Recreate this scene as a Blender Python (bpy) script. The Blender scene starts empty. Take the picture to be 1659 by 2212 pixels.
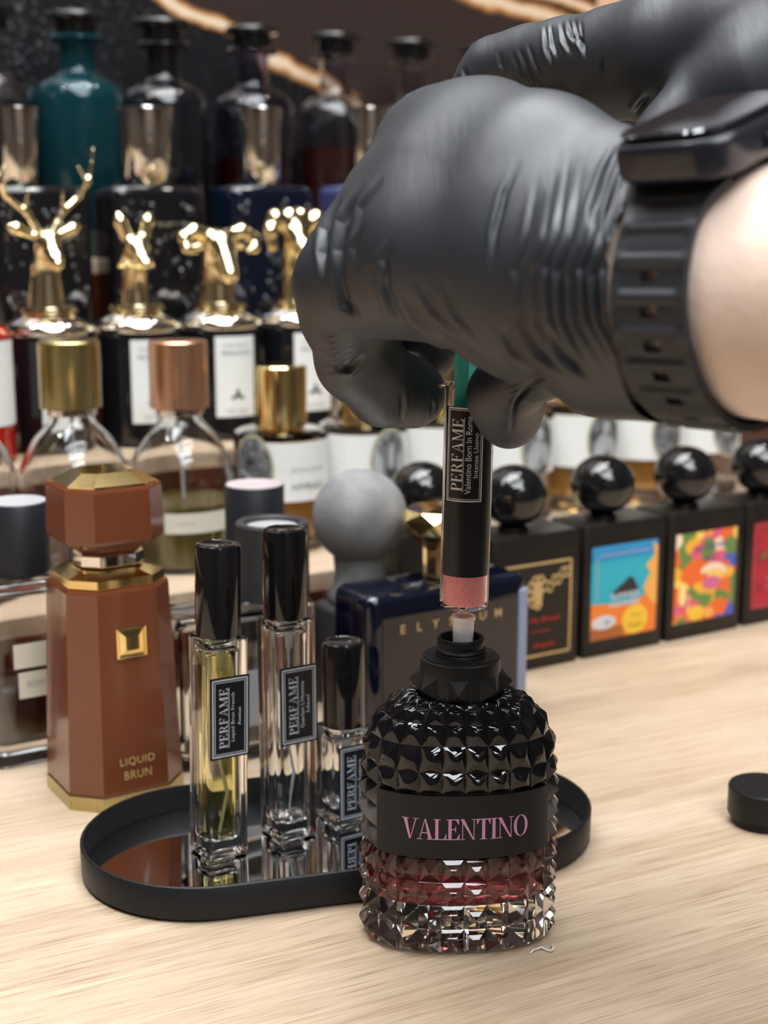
import bpy, bmesh, math, random
import numpy as np
from mathutils import Vector, Matrix
random.seed(7)
R = math.radians
PI = math.pi
sc = bpy.context.scene
col = sc.collection

# ------------------------------------------------------------------ camera, world, exposure, lamps
F, CX, CY, PITCH, H = 3000.0, 829.5, 1106.0, R(11.6), 0.29
cam_d = bpy.data.cameras.new('camera')
cam_d.sensor_fit = 'HORIZONTAL'; cam_d.sensor_width = 36.0
cam_d.lens = F / 1659.0 * 36.0
cam_d.clip_start = 0.02; cam_d.clip_end = 50
cam_d.dof.use_dof = True; cam_d.dof.focus_distance = 0.555; cam_d.dof.aperture_fstop = 12.0
cam = bpy.data.objects.new('camera', cam_d); col.objects.link(cam)
cam.location = (0, 0, H); cam.rotation_euler = (PI/2 - PITCH, 0, 0)
sc.camera = cam
w = bpy.data.worlds.new('world'); sc.world = w; w.use_nodes = True
w.node_tree.nodes['Background'].inputs[0].default_value = (.9, .93, 1, 1)
w.node_tree.nodes['Background'].inputs[1].default_value = 0.3
sc.view_settings.view_transform = 'Standard'; sc.view_settings.look = 'None'
sc.view_settings.gamma = 1; sc.view_settings.use_curve_mapping = False
sc.view_settings.exposure = 0.0
LAMP = 18.0      # brightness of the tube lamps
SPOT = 260.0      # brightness of the small round downlights
cy = sc.cycles
cy.use_denoising = True; cy.max_bounces = 14; cy.transmission_bounces = 12; cy.glossy_bounces = 6
cy.diffuse_bounces = 3; cy.transparent_max_bounces = 12; cy.caustics_reflective = True; cy.caustics_refractive = True
cy.sample_clamp_indirect = 6.0; cy.blur_glossy = 0.5

# ------------------------------------------------------------------ where things stand
CAM = Vector((0, 0, H)); FW = Vector((0, math.cos(PITCH), -math.sin(PITCH)))
RT = Vector((1, 0, 0)); UP = Vector((0, math.sin(PITCH), math.cos(PITCH)))
TH = R(58.4)
U = Vector((math.sin(TH), math.cos(TH), 0)); V = Vector((-math.cos(TH), math.sin(TH), 0))
ROW = PI/2 - TH                                   # turn of everything set square to the counter
def ray(px, py): return FW + RT*((px-CX)/F) + UP*((CY-py)/F)
def Wp(px, py, d): return CAM + ray(px, py)*d
def onz(px, py, z):
    r = ray(px, py); return CAM + r*((z-H)/r.z)
def onv(px, py, v):
    r = ray(px, py); return CAM + r*(v/(r.dot(V)))
def depth(p): return (Vector(p)-CAM).dot(FW)
def uv(u, v, z=0): return U*u + V*v + Vector((0, 0, z))

# ------------------------------------------------------------------ tags
def tag(o, label=None, cat=None, group=None, kind=None):
    if label: o['label'] = label
    if cat: o['category'] = cat
    if group: o['group'] = group
    if kind: o['kind'] = kind
    return o
def thing(name, label, cat, loc, rz=0, group=None):
    o = bpy.data.objects.new(name, None); col.objects.link(o); o.empty_display_size = .02
    o.location = loc; o.rotation_euler = (0, 0, rz)
    return tag(o, label, cat, group)
def mesh_obj(name, verts, faces, mat=None, parent=None, smooth=None, loc=None, rz=None, mats=None, fmat=None):
    me = bpy.data.meshes.new(name); me.from_pydata([tuple(v) for v in verts], [], [tuple(f) for f in faces])
    me.update()
    o = bpy.data.objects.new(name, me); col.objects.link(o)
    if mats:
        for m in mats: me.materials.append(m)
        if fmat is not None: me.polygons.foreach_set('material_index', fmat)
    elif mat: me.materials.append(mat)
    if parent: o.parent = parent
    if loc is not None: o.location = loc
    if rz is not None: o.rotation_euler = (0, 0, rz)
    if smooth is not None:
        me.polygons.foreach_set('use_smooth', [True]*len(me.polygons))
        if smooth < 170: shade_angle(me, smooth)
    return o
def shade_angle(me, deg):
    bm = bmesh.new(); bm.from_mesh(me); c = math.cos(R(deg))
    for e in bm.edges:
        if len(e.link_faces) == 2 and e.link_faces[0].normal.dot(e.link_faces[1].normal) < c: e.smooth = False
    bm.to_mesh(me); bm.free()
class G:                                            # a bag of faces that becomes ONE mesh
    def __init__(s): s.v = []; s.f = []
    def add(s, v, f):
        n = len(s.v); s.v += [Vector(p) for p in v]; s.f += [tuple(i+n for i in q) for q in f]; return s
    def rings(s, rings, cap0=True, cap1=True, closed=True):
        n = len(rings[0]); v = [p for r in rings for p in r]; f = []
        for i in range(len(rings)-1):
            for j in range(n if closed else n-1):
                k = (j+1) % n; f.append((i*n+j, i*n+k, (i+1)*n+k, (i+1)*n+j))
        if cap0: f.append(tuple(range(n-1, -1, -1)))
        if cap1: f.append(tuple((len(rings)-1)*n+j for j in range(n)))
        return s.add(v, f)
    def lathe(s, prof, seg=48, c=(0, 0, 0), cap0=True, cap1=True):
        c = Vector(c); return s.rings([[c+Vector((r*math.cos(2*PI*j/seg), r*math.sin(2*PI*j/seg), z)) for j in range(seg)] for r, z in prof], cap0, cap1)
    def prism(s, loop, z0, z1, bev=0, seg=3, top=None):
        # loop: list of (x,y) counter-clockwise; bevelled top and bottom edges
        cxy = Vector((sum(p[0] for p in loop)/len(loop), sum(p[1] for p in loop)/len(loop)))
        def sc_(d, t=1):
            out = []
            n = len(loop)
            for i in range(n):
                a, b, c = Vector(loop[i-1]), Vector(loop[i]), Vector(loop[(i+1) % n])
                e1 = (b-a).normalized(); e2 = (c-b).normalized()
                n1 = Vector((e1.y, -e1.x)); n2 = Vector((e2.y, -e2.x)); m = (n1+n2)
                m = m.normalized() if m.length > 1e-9 else n1
                k = max(.4, m.dot(n1)); out.append(b - m*(d/k))
            return out
        rg = []
        if bev:
            r2 = []
            for i in range(seg+1):
                a = PI/2*i/seg; r2.append([Vector((p.x, p.y, z1-bev*(1-math.sin(a)))) for p in sc_(bev*(1-math.cos(a)))])
            r1 = []
            for i in range(seg+1):
                a = PI/2*i/seg; r1.append([Vector((p.x, p.y, z0+bev*(1-math.sin(a)))) for p in sc_(bev*(1-math.cos(a)))])
            rg = r1[::-1] + r2
        else:
            rg = [[Vector((p[0], p[1], z0)) for p in loop], [Vector((p[0], p[1], z1)) for p in loop]]
        return s.rings(rg)
    def box(s, x0, x1, y0, y1, z0, z1, bev=0, r=0):
        if r or bev: return s.prism(rrect((x1-x0), (y1-y0), r or bev, 4 if r else 1, ((x0+x1)/2, (y0+y1)/2)), z0, z1, bev)
        v = [(x, y, z) for z in (z0, z1) for x, y in ((x0, y0), (x1, y0), (x1, y1), (x0, y1))]
        return s.add(v, [(3, 2, 1, 0), (4, 5, 6, 7), (0, 1, 5, 4), (1, 2, 6, 5), (2, 3, 7, 6), (3, 0, 4, 7)])
    def sphere(s, c, r, nu=32, nv=16, sz=1):
        c = Vector(c); rg = []
        for i in range(nv+1):
            a = -PI/2+PI*(i+.001)/(nv+.002); rg.append([c+Vector((r*math.cos(a)*math.cos(2*PI*j/nu), r*math.cos(a)*math.sin(2*PI*j/nu), r*sz*math.sin(a))) for j in range(nu)])
        return s.rings(rg)
    def tube(s, pts, rad, seg=10):
        rg = []; pts = [Vector(p) for p in pts]; n = len(pts); x = None
        for i, p in enumerate(pts):
            t = (pts[min(i+1, n-1)]-pts[max(i-1, 0)]).normalized()
            if x is None: x = t.orthogonal().normalized()
            x = (x - t*x.dot(t)).normalized(); y = t.cross(x)
            r = rad[i] if isinstance(rad, (list, tuple)) else rad
            rg.append([p+x*(r*math.cos(2*PI*j/seg))+y*(r*math.sin(2*PI*j/seg)) for j in range(seg)])
        return s.rings(rg)
    def flip(s): s.f = [f[::-1] for f in s.f]; return s
    def merge(s, o): return s.add(o.v, o.f)
    def build(s, name, mat, parent=None, smooth=None, **k): return mesh_obj(name, s.v, s.f, mat, parent, smooth, **k)
def rrect(w, d, r, n=4, c=(0, 0)):
    out = []
    for cx_, cy_, a0 in ((w/2-r, -d/2+r, -PI/2), (w/2-r, d/2-r, 0), (-w/2+r, d/2-r, PI/2), (-w/2+r, -d/2+r, PI)):
        for i in range(n+1):
            a = a0+PI/2*i/n; out.append((c[0]+cx_+r*math.cos(a), c[1]+cy_+r*math.sin(a)))
    return out
def supere(a, b, n=2.4, seg=96):
    out = []
    for j in range(seg):
        t = 2*PI*j/seg; c, s_ = math.cos(t), math.sin(t)
        out.append((a*math.copysign(abs(c)**(2/n), c), b*math.copysign(abs(s_)**(2/n), s_)))
    return out
def dup(root, loc, rz, label=None, group=None):
    r = root.copy(); col.objects.link(r); r.location = loc; r.rotation_euler = (0, 0, rz)
    if label: r['label'] = label
    if group: r['group'] = group
    for ch in list(root.children):
        c = ch.copy(); col.objects.link(c); c.parent = r
        for g in ch.children:
            d = g.copy(); col.objects.link(d); d.parent = c
    return r

# ------------------------------------------------------------------ materials
def mat(name, c=(.5, .5, .5), rough=.5, metal=0, trans=0, ior=1.45, spec=.5, coat=0, emit=None, es=0, sss=0, sheen=0, alpha=1):
    m = bpy.data.materials.new(name); m.use_nodes = True
    b = m.node_tree.nodes['Principled BSDF']; I = b.inputs
    I['Base Color'].default_value = (*c, 1); I['Roughness'].default_value = rough; I['Metallic'].default_value = metal
    I['Transmission Weight'].default_value = trans; I['IOR'].default_value = ior; I['Specular IOR Level'].default_value = spec
    I['Coat Weight'].default_value = coat; I['Coat Roughness'].default_value = .05
    I['Sheen Weight'].default_value = sheen; I['Sheen Roughness'].default_value = .4
    if sss: I['Subsurface Weight'].default_value = sss; I['Subsurface Radius'].default_value = (.01, .004, .002); I['Subsurface Scale'].default_value = .6
    if emit: I['Emission Color'].default_value = (*emit, 1); I['Emission Strength'].default_value = es
    m.diffuse_color = (*c, 1)
    return m
def nodes(m): return m.node_tree, m.node_tree.nodes['Principled BSDF']
def N(nt, typ, **k):
    n = nt.nodes.new(typ)
    for a, b in k.items():
        if a.startswith('i_'):
            key = a[2:]; key = int(key) if key.isdigit() else key
            if hasattr(b, 'is_output'): nt.links.new(b, n.inputs[key])
            else: n.inputs[key].default_value = b
        else: setattr(n, a, b)
    return n
def mth(nt, op, a, b=0.0, c=None):
    n = nt.nodes.new('ShaderNodeMath'); n.operation = op
    for i, x in enumerate((a, b) if c is None else (a, b, c)):
        if hasattr(x, 'is_output'): nt.links.new(x, n.inputs[i])
        else: n.inputs[i].default_value = x
    return n.outputs[0]
def ramp(nt, fac, stops):
    n = nt.nodes.new('ShaderNodeValToRGB'); nt.links.new(fac, n.inputs[0]); e = n.color_ramp.elements
    while len(e) < len(stops): e.new(.5)
    for x, (p, c) in zip(e, stops): x.position = p; x.color = (*c, 1) if len(c) == 3 else c
    return n.outputs[0]
def noisy(m, scale=200, amt=.15, stretch=(1, 1, 1), bump=0, bscale=None, detail=4, rough_amt=0):
    """slight mottling of a surface, and its bump"""
    nt, b = nodes(m); tc = N(nt, 'ShaderNodeTexCoord')
    mp = N(nt, 'ShaderNodeMapping', i_Vector=tc.outputs['Object'], i_Scale=stretch)
    nz = N(nt, 'ShaderNodeTexNoise', i_Vector=mp.outputs[0], i_Scale=scale, i_Detail=detail)
    c = Vector(b.inputs['Base Color'].default_value[:3])
    if amt: nt.links.new(ramp(nt, nz.outputs[0], [(.3, tuple(c*(1-amt))), (.7, tuple(c*(1+amt)))]), b.inputs['Base Color'])
    if bump:
        n2 = N(nt, 'ShaderNodeTexNoise', i_Vector=mp.outputs[0], i_Scale=bscale or scale, i_Detail=5.0)
        bp = N(nt, 'ShaderNodeBump', i_Height=n2.outputs[0], i_Strength=bump, i_Distance=.001); nt.links.new(bp.outputs[0], b.inputs['Normal'])
    return m
M = {}
M['glass'] = mat('clear_glass', (1, 1, 1), .0, trans=1, ior=1.48)
M['glass_grey'] = mat('smoky_glass', (.75, .74, .78), .0, trans=1, ior=1.48)
M['glass_teal'] = mat('teal_glass', (.03, .22, .27), .02, trans=.9, ior=1.45)
M['glass_lilac'] = mat('lilac_glass', (.55, .53, .66), .0, trans=1, ior=1.45)
M['glass_black'] = mat('black_glass', (.006, .006, .008), .04, coat=.6)
M['glass_navy'] = mat('navy_glass', (.003, .005, .014), .04, coat=.6)
M['black_gloss'] = mat('glossy_black_plastic', (.006, .006, .007), .07, coat=.4)
M['black_matte'] = noisy(mat('matte_black_plastic', (.009, .009, .0105), .42, spec=.32), 600, .1, bump=.05)
M['black_box'] = noisy(mat('dark_box_lacquer', (.014, .011, .009), .35, spec=.4), 80, .2)
M['tray_black'] = noisy(mat('black_powder_coat', (.008, .008, .010), .42, spec=.35), 1500, .1, bump=.1)
M['mirror'] = mat('mirror', (.82, .83, .84), .02, metal=1)
M['gold'] = noisy(mat('polished_gold', (.95, .72, .32), .12, metal=1), 60, .08)
M['gold_dark'] = noisy(mat('gold_print', (.62, .43, .19), .4, metal=.2), 300, .1)
M['gold_brushed'] = noisy(mat('brushed_olive_gold', (.5, .42, .2), .28, metal=1), 900, .12, (1, 1, .02))
M['rose_brushed'] = noisy(mat('brushed_rose_gold', (.78, .45, .3), .3, metal=1), 900, .12, (1, 1, .02))
M['chrome'] = noisy(mat('warm_chrome', (.86, .82, .76), .05, metal=1), 40, .04)
M['paper'] = noisy(mat('white_label_paper', (.78, .79, .77), .6), 300, .03)
M['cream'] = noisy(mat('cream_label_paper', (.62, .6, .5), .6), 300, .03)
M['greyl'] = mat('grey_label_foil', (.3, .31, .33), .4)
M['ink'] = mat('black_ink', (.02, .02, .022), .5)
M['inkgrey'] = mat('grey_ink', (.32, .31, .29), .5)
M['silverink'] = mat('silver_ink', (.5, .54, .6), .4)
M['whiteink'] = mat('white_ink', (.8, .8, .82), .5)
M['pinkink'] = mat('pink_print', (.55, .26, .42), .5)
M['redink'] = mat('red_print', (.6, .03, .02), .5)
M['label_black'] = mat('black_label', (.008, .008, .01), .3)
M['amber'] = mat('amber_liquid', (.95, .50, .12), .0, trans=.65, ior=1.36)
M['yellow'] = mat('yellow_liquid', (1, .92, .38), .0, trans=1, ior=1.36)
M['olive'] = mat('olive_liquid', (.13, .1, .02), .1)
M['plum'] = mat('plum_liquid', (.02, .004, .008), .08, coat=.5)
M['redliq'] = mat('dark_red_liquid', (.06, .006, .006), .08, coat=.5)
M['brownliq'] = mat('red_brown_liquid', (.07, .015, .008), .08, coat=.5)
M['tube'] = mat('dip_tube_plastic', (.8, .8, .82), .3, trans=.3)
M['ash'] = noisy(mat('grey_concrete', (.21, .21, .215), .8), 40, .35, bump=.5, bscale=300)
M['darkcap'] = noisy(mat('black_soft_cap', (.012, .013, .017), .45), 900, .1)
M['ashcap'] = noisy(mat('charcoal_cap', (.032, .031, .034), .5), 900, .15, bump=.1)
M['pinktop'] = mat('pale_pink_disc', (.5, .42, .43), .35)
M['greytop'] = mat('pale_grey_disc', (.42, .41, .43), .35)
M['skin'] = noisy(mat('skin', (.93, .72, .60), .5, sss=.12), 45, .1, bump=.35, bscale=420)
def speckle(m):
    nt, b = nodes(m); tc = N(nt, 'ShaderNodeTexCoord'); nz = N(nt, 'ShaderNodeTexNoise', i_Vector=tc.outputs['Object'], i_Scale=2600.0, i_Detail=2.0)
    nt.links.new(ramp(nt, nz.outputs[0], [(.30, (.5, .12, .16)), (.40, (1, .34, .36)), (.7, (1, .44, .45))]), b.inputs['Base Color'])
M['teal'] = mat('teal_plastic', (.12, .66, .58), .35, spec=.4, sss=.3)
M['frost'] = mat('frosted_plastic', (1, .98, .99), .10, trans=1, ior=1.12)
M['milky'] = mat('milky_plastic', (.95, .84, .88), .3, sss=.5)
M['pinkliq'] = mat('pink_liquid', (1, .24, .27), .4, sss=.5)
M['strap'] = noisy(mat('dark_rubber_strap', (.022, .024, .03), .5), 900, .1, bump=.05)
M['screen'] = mat('watch_glass', (.012, .012, .017), .03, coat=1)
M['case'] = mat('watch_case_metal', (.018, .019, .026), .28, metal=.3, coat=.2)
speckle(M['pinkliq'])
def wood(name, c1, c2, c3, ang=0.0):
    m = mat(name, c2, .45); nt, b = nodes(m); tc = N(nt, 'ShaderNodeTexCoord')
    mp0 = N(nt, 'ShaderNodeMapping', i_Vector=tc.outputs['Object'], i_Rotation=(0, 0, ang))
    def n_(sx, sy, det, dist=0.0):
        mp = N(nt, 'ShaderNodeMapping', i_Vector=mp0.outputs[0], i_Scale=(sx, sy, sy))
        return N(nt, 'ShaderNodeTexNoise', i_Vector=mp.outputs[0], i_Scale=1.0, i_Detail=det, i_Distortion=dist).outputs[0]
    broad = n_(3, 22, 3.0, .4); med = n_(9, 260, 3.0, .3); fine = n_(30, 1300, 2.0)
    a = mth(nt, 'ADD', mth(nt, 'MULTIPLY', broad, .55), mth(nt, 'MULTIPLY', med, .45))
    base = ramp(nt, a, [(.38, c1), (.5, c2), (.62, c3)])
    lines = ramp(nt, fine, [(.30, (.66, .60, .54)), (.50, (1, 1, 1))])
    mx = N(nt, 'ShaderNodeMix', data_type='RGBA', blend_type='MULTIPLY'); mx.inputs[0].default_value = 1
    nt.links.new(base, mx.inputs[6]); nt.links.new(lines, mx.inputs[7]); nt.links.new(mx.outputs[2], b.inputs['Base Color'])
    bp = N(nt, 'ShaderNodeBump', i_Height=fine, i_Strength=.12, i_Distance=.0006); nt.links.new(bp.outputs[0], b.inputs['Normal'])
    return m
M['oak'] = wood('light_oak_laminate', (.43, .315, .215), (.53, .405, .29), (.61, .48, .355), R(5))
M['wallroom'] = noisy(mat('brown_room_wall', (.13, .10, .082), .7), 5, .15)
M['ceil'] = noisy(mat('white_ceiling', (.55, .55, .56), .8), 20, .03)
M['floor'] = noisy(mat('grey_floor', (.25, .24, .23), .5), 8, .1)
M['lamp'] = mat('lamp_diffuser', (1, 1, 1), .5, emit=(.94, .98, 1), es=LAMP)
M['spot'] = mat('downlight_diffuser', (1, 1, 1), .5, emit=(1, .96, .9), es=SPOT)
def gloss_glove():
    m = mat('black_nitrile', (.014, .017, .024), .50, spec=.85)
    nt, b = nodes(m); tc = N(nt, 'ShaderNodeTexCoord')
    n1 = N(nt, 'ShaderNodeTexNoise', i_Vector=N(nt, 'ShaderNodeMapping', i_Vector=tc.outputs['Object'], i_Rotation=(0, R(12), R(20)), i_Scale=(420, 120, 55)).outputs[0], i_Scale=1.0, i_Detail=3.0, i_Distortion=.6)
    n2 = N(nt, 'ShaderNodeTexNoise', i_Vector=tc.outputs['Object'], i_Scale=2500.0, i_Detail=2.0)
    h = mth(nt, 'ADD', mth(nt, 'MULTIPLY', n1.outputs[0], 1.0), mth(nt, 'MULTIPLY', n2.outputs[0], .12))
    bp = N(nt, 'ShaderNodeBump', i_Height=h, i_Strength=.16, i_Distance=.0010); nt.links.new(bp.outputs[0], b.inputs['Normal'])
    return m
M['glove'] = gloss_glove()

# ------------------------------------------------------------------ writing
def text(s, parent, fn, mat_, width=None, height=None, name='lettering', spacing=1.0, label=None, bold=0.0):
    """sans lettering; fn maps (x, y) metres, origin at the text's centre, to a 3D point in the parent's frame"""
    cu = bpy.data.curves.new('txt', 'FONT'); cu.body = s; cu.size = 1; cu.align_x = 'CENTER'; cu.align_y = 'CENTER'
    cu.space_character = spacing; cu.resolution_u = 3; cu.offset = bold; cu.space_line = .9
    t = bpy.data.objects.new('txt', cu); col.objects.link(t)
    bpy.context.view_layer.update()
    me = bpy.data.meshes.new_from_object(t.evaluated_get(bpy.context.evaluated_depsgraph_get()))
    bpy.data.objects.remove(t); bpy.data.curves.remove(cu)
    xs = [v.co.x for v in me.vertices]; ys = [v.co.y for v in me.vertices]
    if not xs: return None
    w0, h0 = max(xs)-min(xs), max(ys)-min(ys); cx_, cy_ = (max(xs)+min(xs))/2, (max(ys)+min(ys))/2
    kx = width/w0 if width else height/h0; ky = height/h0 if height else kx
    for v in me.vertices: v.co = fn((v.co.x-cx_)*kx, (v.co.y-cy_)*ky)
    me.materials.append(mat_)
    me.name = name; o = bpy.data.objects.new(name, me); col.objects.link(o); o.parent = parent
    if label: o['label'] = label
    return o
def serif_glyph(c):
    T, t, sr = .17, .045, .035
    P = []
    def r(x0, x1, y0, y1): P.append([(x0, y0), (x1, y0), (x1, y1), (x0, y1)])
    def q(*p): P.append(list(p))
    def ringp(cx_, rx, ry, ix, iy, a0=0, a1=2*PI, cyy=.5, n=28):
        for i in range(n):
            a = a0+(a1-a0)*i/n; b = a0+(a1-a0)*(i+1)/n
            q((cx_+ix*math.cos(a), cyy+iy*math.sin(a)), (cx_+rx*math.cos(a), cyy+ry*math.sin(a)), (cx_+rx*math.cos(b), cyy+ry*math.sin(b)), (cx_+ix*math.cos(b), cyy+iy*math.sin(b)))
    if c == 'V':
        q((.37, 0), (.45, 0), (.25, 1), (.05, 1)); q((.40, 0), (.45, .02), (.76, 1), (.71, 1)); r(-.04, .36, 1-sr, 1); r(.58, .88, 1-sr, 1); return P, .84
    if c == 'A':
        q((.09, 0), (.14, 0), (.44, 1), (.40, 1)); q((.60, 0), (.80, 0), (.46, 1), (.40, 1)); r(.2, .66, .3, .3+t); r(-.02, .27, 0, sr); r(.5, .92, 0, sr); return P, .9
    if c == 'L':
        r(.1, .1+T, 0, 1); r(0, .4, 1-sr, 1); r(0, .68, 0, t); q((.55, t), (.68, 0), (.7, .28), (.67, .28)); return P, .74
    if c in 'EF':
        r(.1, .1+T, 0, 1); r(0, .66, 1-t, 1); q((.5, 1-t), (.64, .74), (.66, .74), (.66, 1)); r(.2, .5, .48, .48+t); q((.44, .5), (.49, .36), (.51, .36), (.51, .66)); q((.44, .5), (.51, .66), (.49, .66), (.44, .52))
        if c == 'E': r(0, .68, 0, t); q((.54, t), (.68, 0), (.71, .27), (.68, .27))
        else: r(0, .38, 0, sr)
        return P, .76
    if c == 'N':
        r(.12, .12+t, 0, 1); r(-.02, .28, 0, sr); q((.02, 1), (.22, 1), (.78, 0), (.70, 0)); r(.735, .78, 0, 1); r(.62, .9, 1-sr, 1); return P, .94
    if c == 'T':
        r(.29, .29+T, 0, 1); r(.18, .57, 0, sr); r(0, .75, 1-t, 1); q((.01, .72), (.03, .72), (.16, 1-t), (0, 1)); q((.72, .72), (.74, .72), (.75, 1), (.6, 1-t)); return P, .79
    if c == 'I':
        r(.1, .1+T, 0, 1); r(0, .37, 0, sr); r(0, .37, 1-sr, 1); return P, .42
    if c == 'O':
        ringp(.42, .41, .52, .41-T, .485); return P, .86
    if c in 'PR':
        r(.1, .1+T, 0, 1); r(0, .38, 0, sr); r(0, .4, 1-sr, 1); ringp(.36, .32, .27, .32-T+.02, .235, -PI/2, PI/2, .73); r(.25, .37, 1-.035, 1); r(.25, .37, .46, .495)
        if c == 'R': q((.38, .48), (.5, .5), (.78, 0), (.6, 0)); r(.6, .86, 0, sr); return P, .84
        return P, .7
    if c == 'M':
        r(.12, .12+t, 0, 1); r(-.02, .28, 0, sr); q((.03, 1), (.24, 1), (.53, .02), (.47, .02)); q((.47, .02), (.53, .02), (.84, 1), (.79, 1)); r(.79, .79+T, 0, 1); r(.68, 1.07, 0, sr); r(.8, 1.07, 1-sr, 1); r(-.02, .2, 1-sr, 1); return P, 1.1
    return P, .4
def serif(s, parent, fn, mat_, height, width=None, gap=.06, name='lettering', label=None):
    x = 0; g = []
    for ch in s:
        P, adv = serif_glyph(ch)
        for p in P: g.append([(a+x, b) for a, b in p])
        x += adv+gap
    x -= gap; k = (width/x) if width else height; v = []; f = []
    for p in g:
        f.append(tuple(range(len(v), len(v)+len(p)))); v += [fn((a-x/2)*k, (b-.5)*height) for a, b in p]
    bm = bmesh.new(); k0 = 0
    for p in g:
        bm.faces.new([bm.verts.new(((a-x/2)*k, (b-.5)*height, 0)) for a, b in p])
    for _ in range(2):
        bmesh.ops.triangulate(bm, faces=bm.faces); es = [e for e in bm.edges if e.calc_length() > height*.3]
        if es: bmesh.ops.subdivide_edges(bm, edges=es, cuts=2, use_grid_fill=False)
    bmesh.ops.triangulate(bm, faces=bm.faces)
    for q in bm.verts: q.co = fn(q.co.x, q.co.y)
    me = bpy.data.meshes.new(name); bm.to_mesh(me); bm.free(); me.materials.append(mat_)
    o = bpy.data.objects.new(name, me); col.objects.link(o); o.parent = parent
    if label: o['label'] = label
    return o
def flatfn(y, x0=0, z0=0, rot=0):
    c, s_ = math.cos(rot), math.sin(rot)
    return lambda a, b: Vector((x0+a*c-b*s_, y, z0+a*s_+b*c))
def cylfn(r, a0=0, z0=0):
    return lambda a, b: Vector((r*math.sin(a/r+a0), -r*math.cos(a/r+a0), z0+b))
def wrap(r, a0, a1, z0, z1, n=24):
    g = G(); v = []; f = []
    for i in range(n+1):
        a = a0+(a1-a0)*i/n; v += [Vector((r*math.sin(a), -r*math.cos(a), z0)), Vector((r*math.sin(a), -r*math.cos(a), z1))]
    for i in range(n): f.append((2*i, 2*i+2, 2*i+3, 2*i+1))
    return g.add(v, f)

# ------------------------------------------------------------------ smooth bodies from blended limbs
def surface_nets(S, org, h):
    s = S < 0; nx, ny, nz = S.shape
    c = [s[i:nx-1+i, j:ny-1+j, k:nz-1+k] for i in (0, 1) for j in (0, 1) for k in (0, 1)]
    tot = sum(x.astype(np.int8) for x in c); act = (tot > 0) & (tot < 8)
    idx = -np.ones(act.shape, np.int64); ii = np.argwhere(act); idx[act] = np.arange(len(ii))
    acc = np.zeros((len(ii), 3)); cnt = np.zeros(len(ii))
    off = [(i, j, k) for i in (0, 1) for j in (0, 1) for k in (0, 1)]
    for a in off:
        for ax in range(3):
            if a[ax]: continue
            b = list(a); b[ax] = 1
            va = S[ii[:, 0]+a[0], ii[:, 1]+a[1], ii[:, 2]+a[2]]; vb = S[ii[:, 0]+b[0], ii[:, 1]+b[1], ii[:, 2]+b[2]]
            m = (va < 0) != (vb < 0); t = np.where(m, va/np.where(m, va-vb, 1), 0)
            p = np.tile(np.array(a, float), (len(ii), 1)); p[:, ax] += t; acc[m] += p[m]; cnt[m] += 1
    verts = org + (ii + acc/cnt[:, None])*h
    quads = []
    for ax in range(3):
        sl0 = [slice(1, -1)]*3; sl0[ax] = slice(0, -1); sl1 = [slice(1, -1)]*3; sl1[ax] = slice(1, None)
        a = s[tuple(sl0)]; b = s[tuple(sl1)]; e = np.argwhere(a != b)
        if not len(e): continue
        inside = a[e[:, 0], e[:, 1], e[:, 2]]
        base = e.copy(); o = [x for x in range(3) if x != ax]
        for x in o: base[:, x] += 1
        def at(d1, d2):
            q = base.copy(); q[:, o[0]] -= d1; q[:, o[1]] -= d2; return idx[q[:, 0], q[:, 1], q[:, 2]]
        q = np.stack([at(1, 1), at(0, 1), at(0, 0), at(1, 0)], 1)
        fl = inside if ax != 1 else ~inside
        q[~fl] = q[~fl][:, ::-1]; quads.append(q)
    return verts, np.concatenate(quads)
def blend_body(prims, h, k=.008, pad=.004):
    """prims: (a, b, ra, rb[, k]) limbs with a taper, melted together"""
    A = np.array([[*p[0]] for p in prims]+[[*p[1]] for p in prims]); rr = max(max(p[2], p[3]) for p in prims)
    lo = A.min(0)-rr-pad; hi = A.max(0)+rr+pad; n = np.ceil((hi-lo)/h).astype(int)+1
    X = [(lo[i]+np.arange(n[i])*h).astype(np.float32) for i in range(3)]
    gx, gy, gz = X[0][:, None, None], X[1][None, :, None], X[2][None, None, :]
    S = np.full(tuple(n), 1e3, np.float32)
    for p in prims:
        a = np.array(p[0], np.float32); b = np.array(p[1], np.float32); ab = b-a; L = max(float(ab@ab), 1e-12)
        kk = p[4] if len(p) > 4 else k
        t = np.clip(((gx-a[0])*ab[0]+(gy-a[1])*ab[1]+(gz-a[2])*ab[2])/L, 0, 1)
        d = np.sqrt((gx-a[0]-t*ab[0])**2+(gy-a[1]-t*ab[1])**2+(gz-a[2]-t*ab[2])**2) - (p[2]+t*(p[3]-p[2]))
        hh = np.maximum(kk-np.abs(S-d), 0)/kk; S = np.minimum(S, d)-hh*hh*kk*.25
    v, f = surface_nets(S, lo, h)
    return v, f
def relax(v, f, it=2, lam=.5):
    e = np.concatenate([f[:, [0, 1]], f[:, [1, 2]], f[:, [2, 3]], f[:, [3, 0]]]); e = np.concatenate([e, e[:, ::-1]])
    for _ in range(it):
        s = np.zeros_like(v); c = np.zeros(len(v)); np.add.at(s, e[:, 0], v[e[:, 1]]); np.add.at(c, e[:, 0], 1)
        v = v*(1-lam)+lam*s/c[:, None]
    return v

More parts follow.
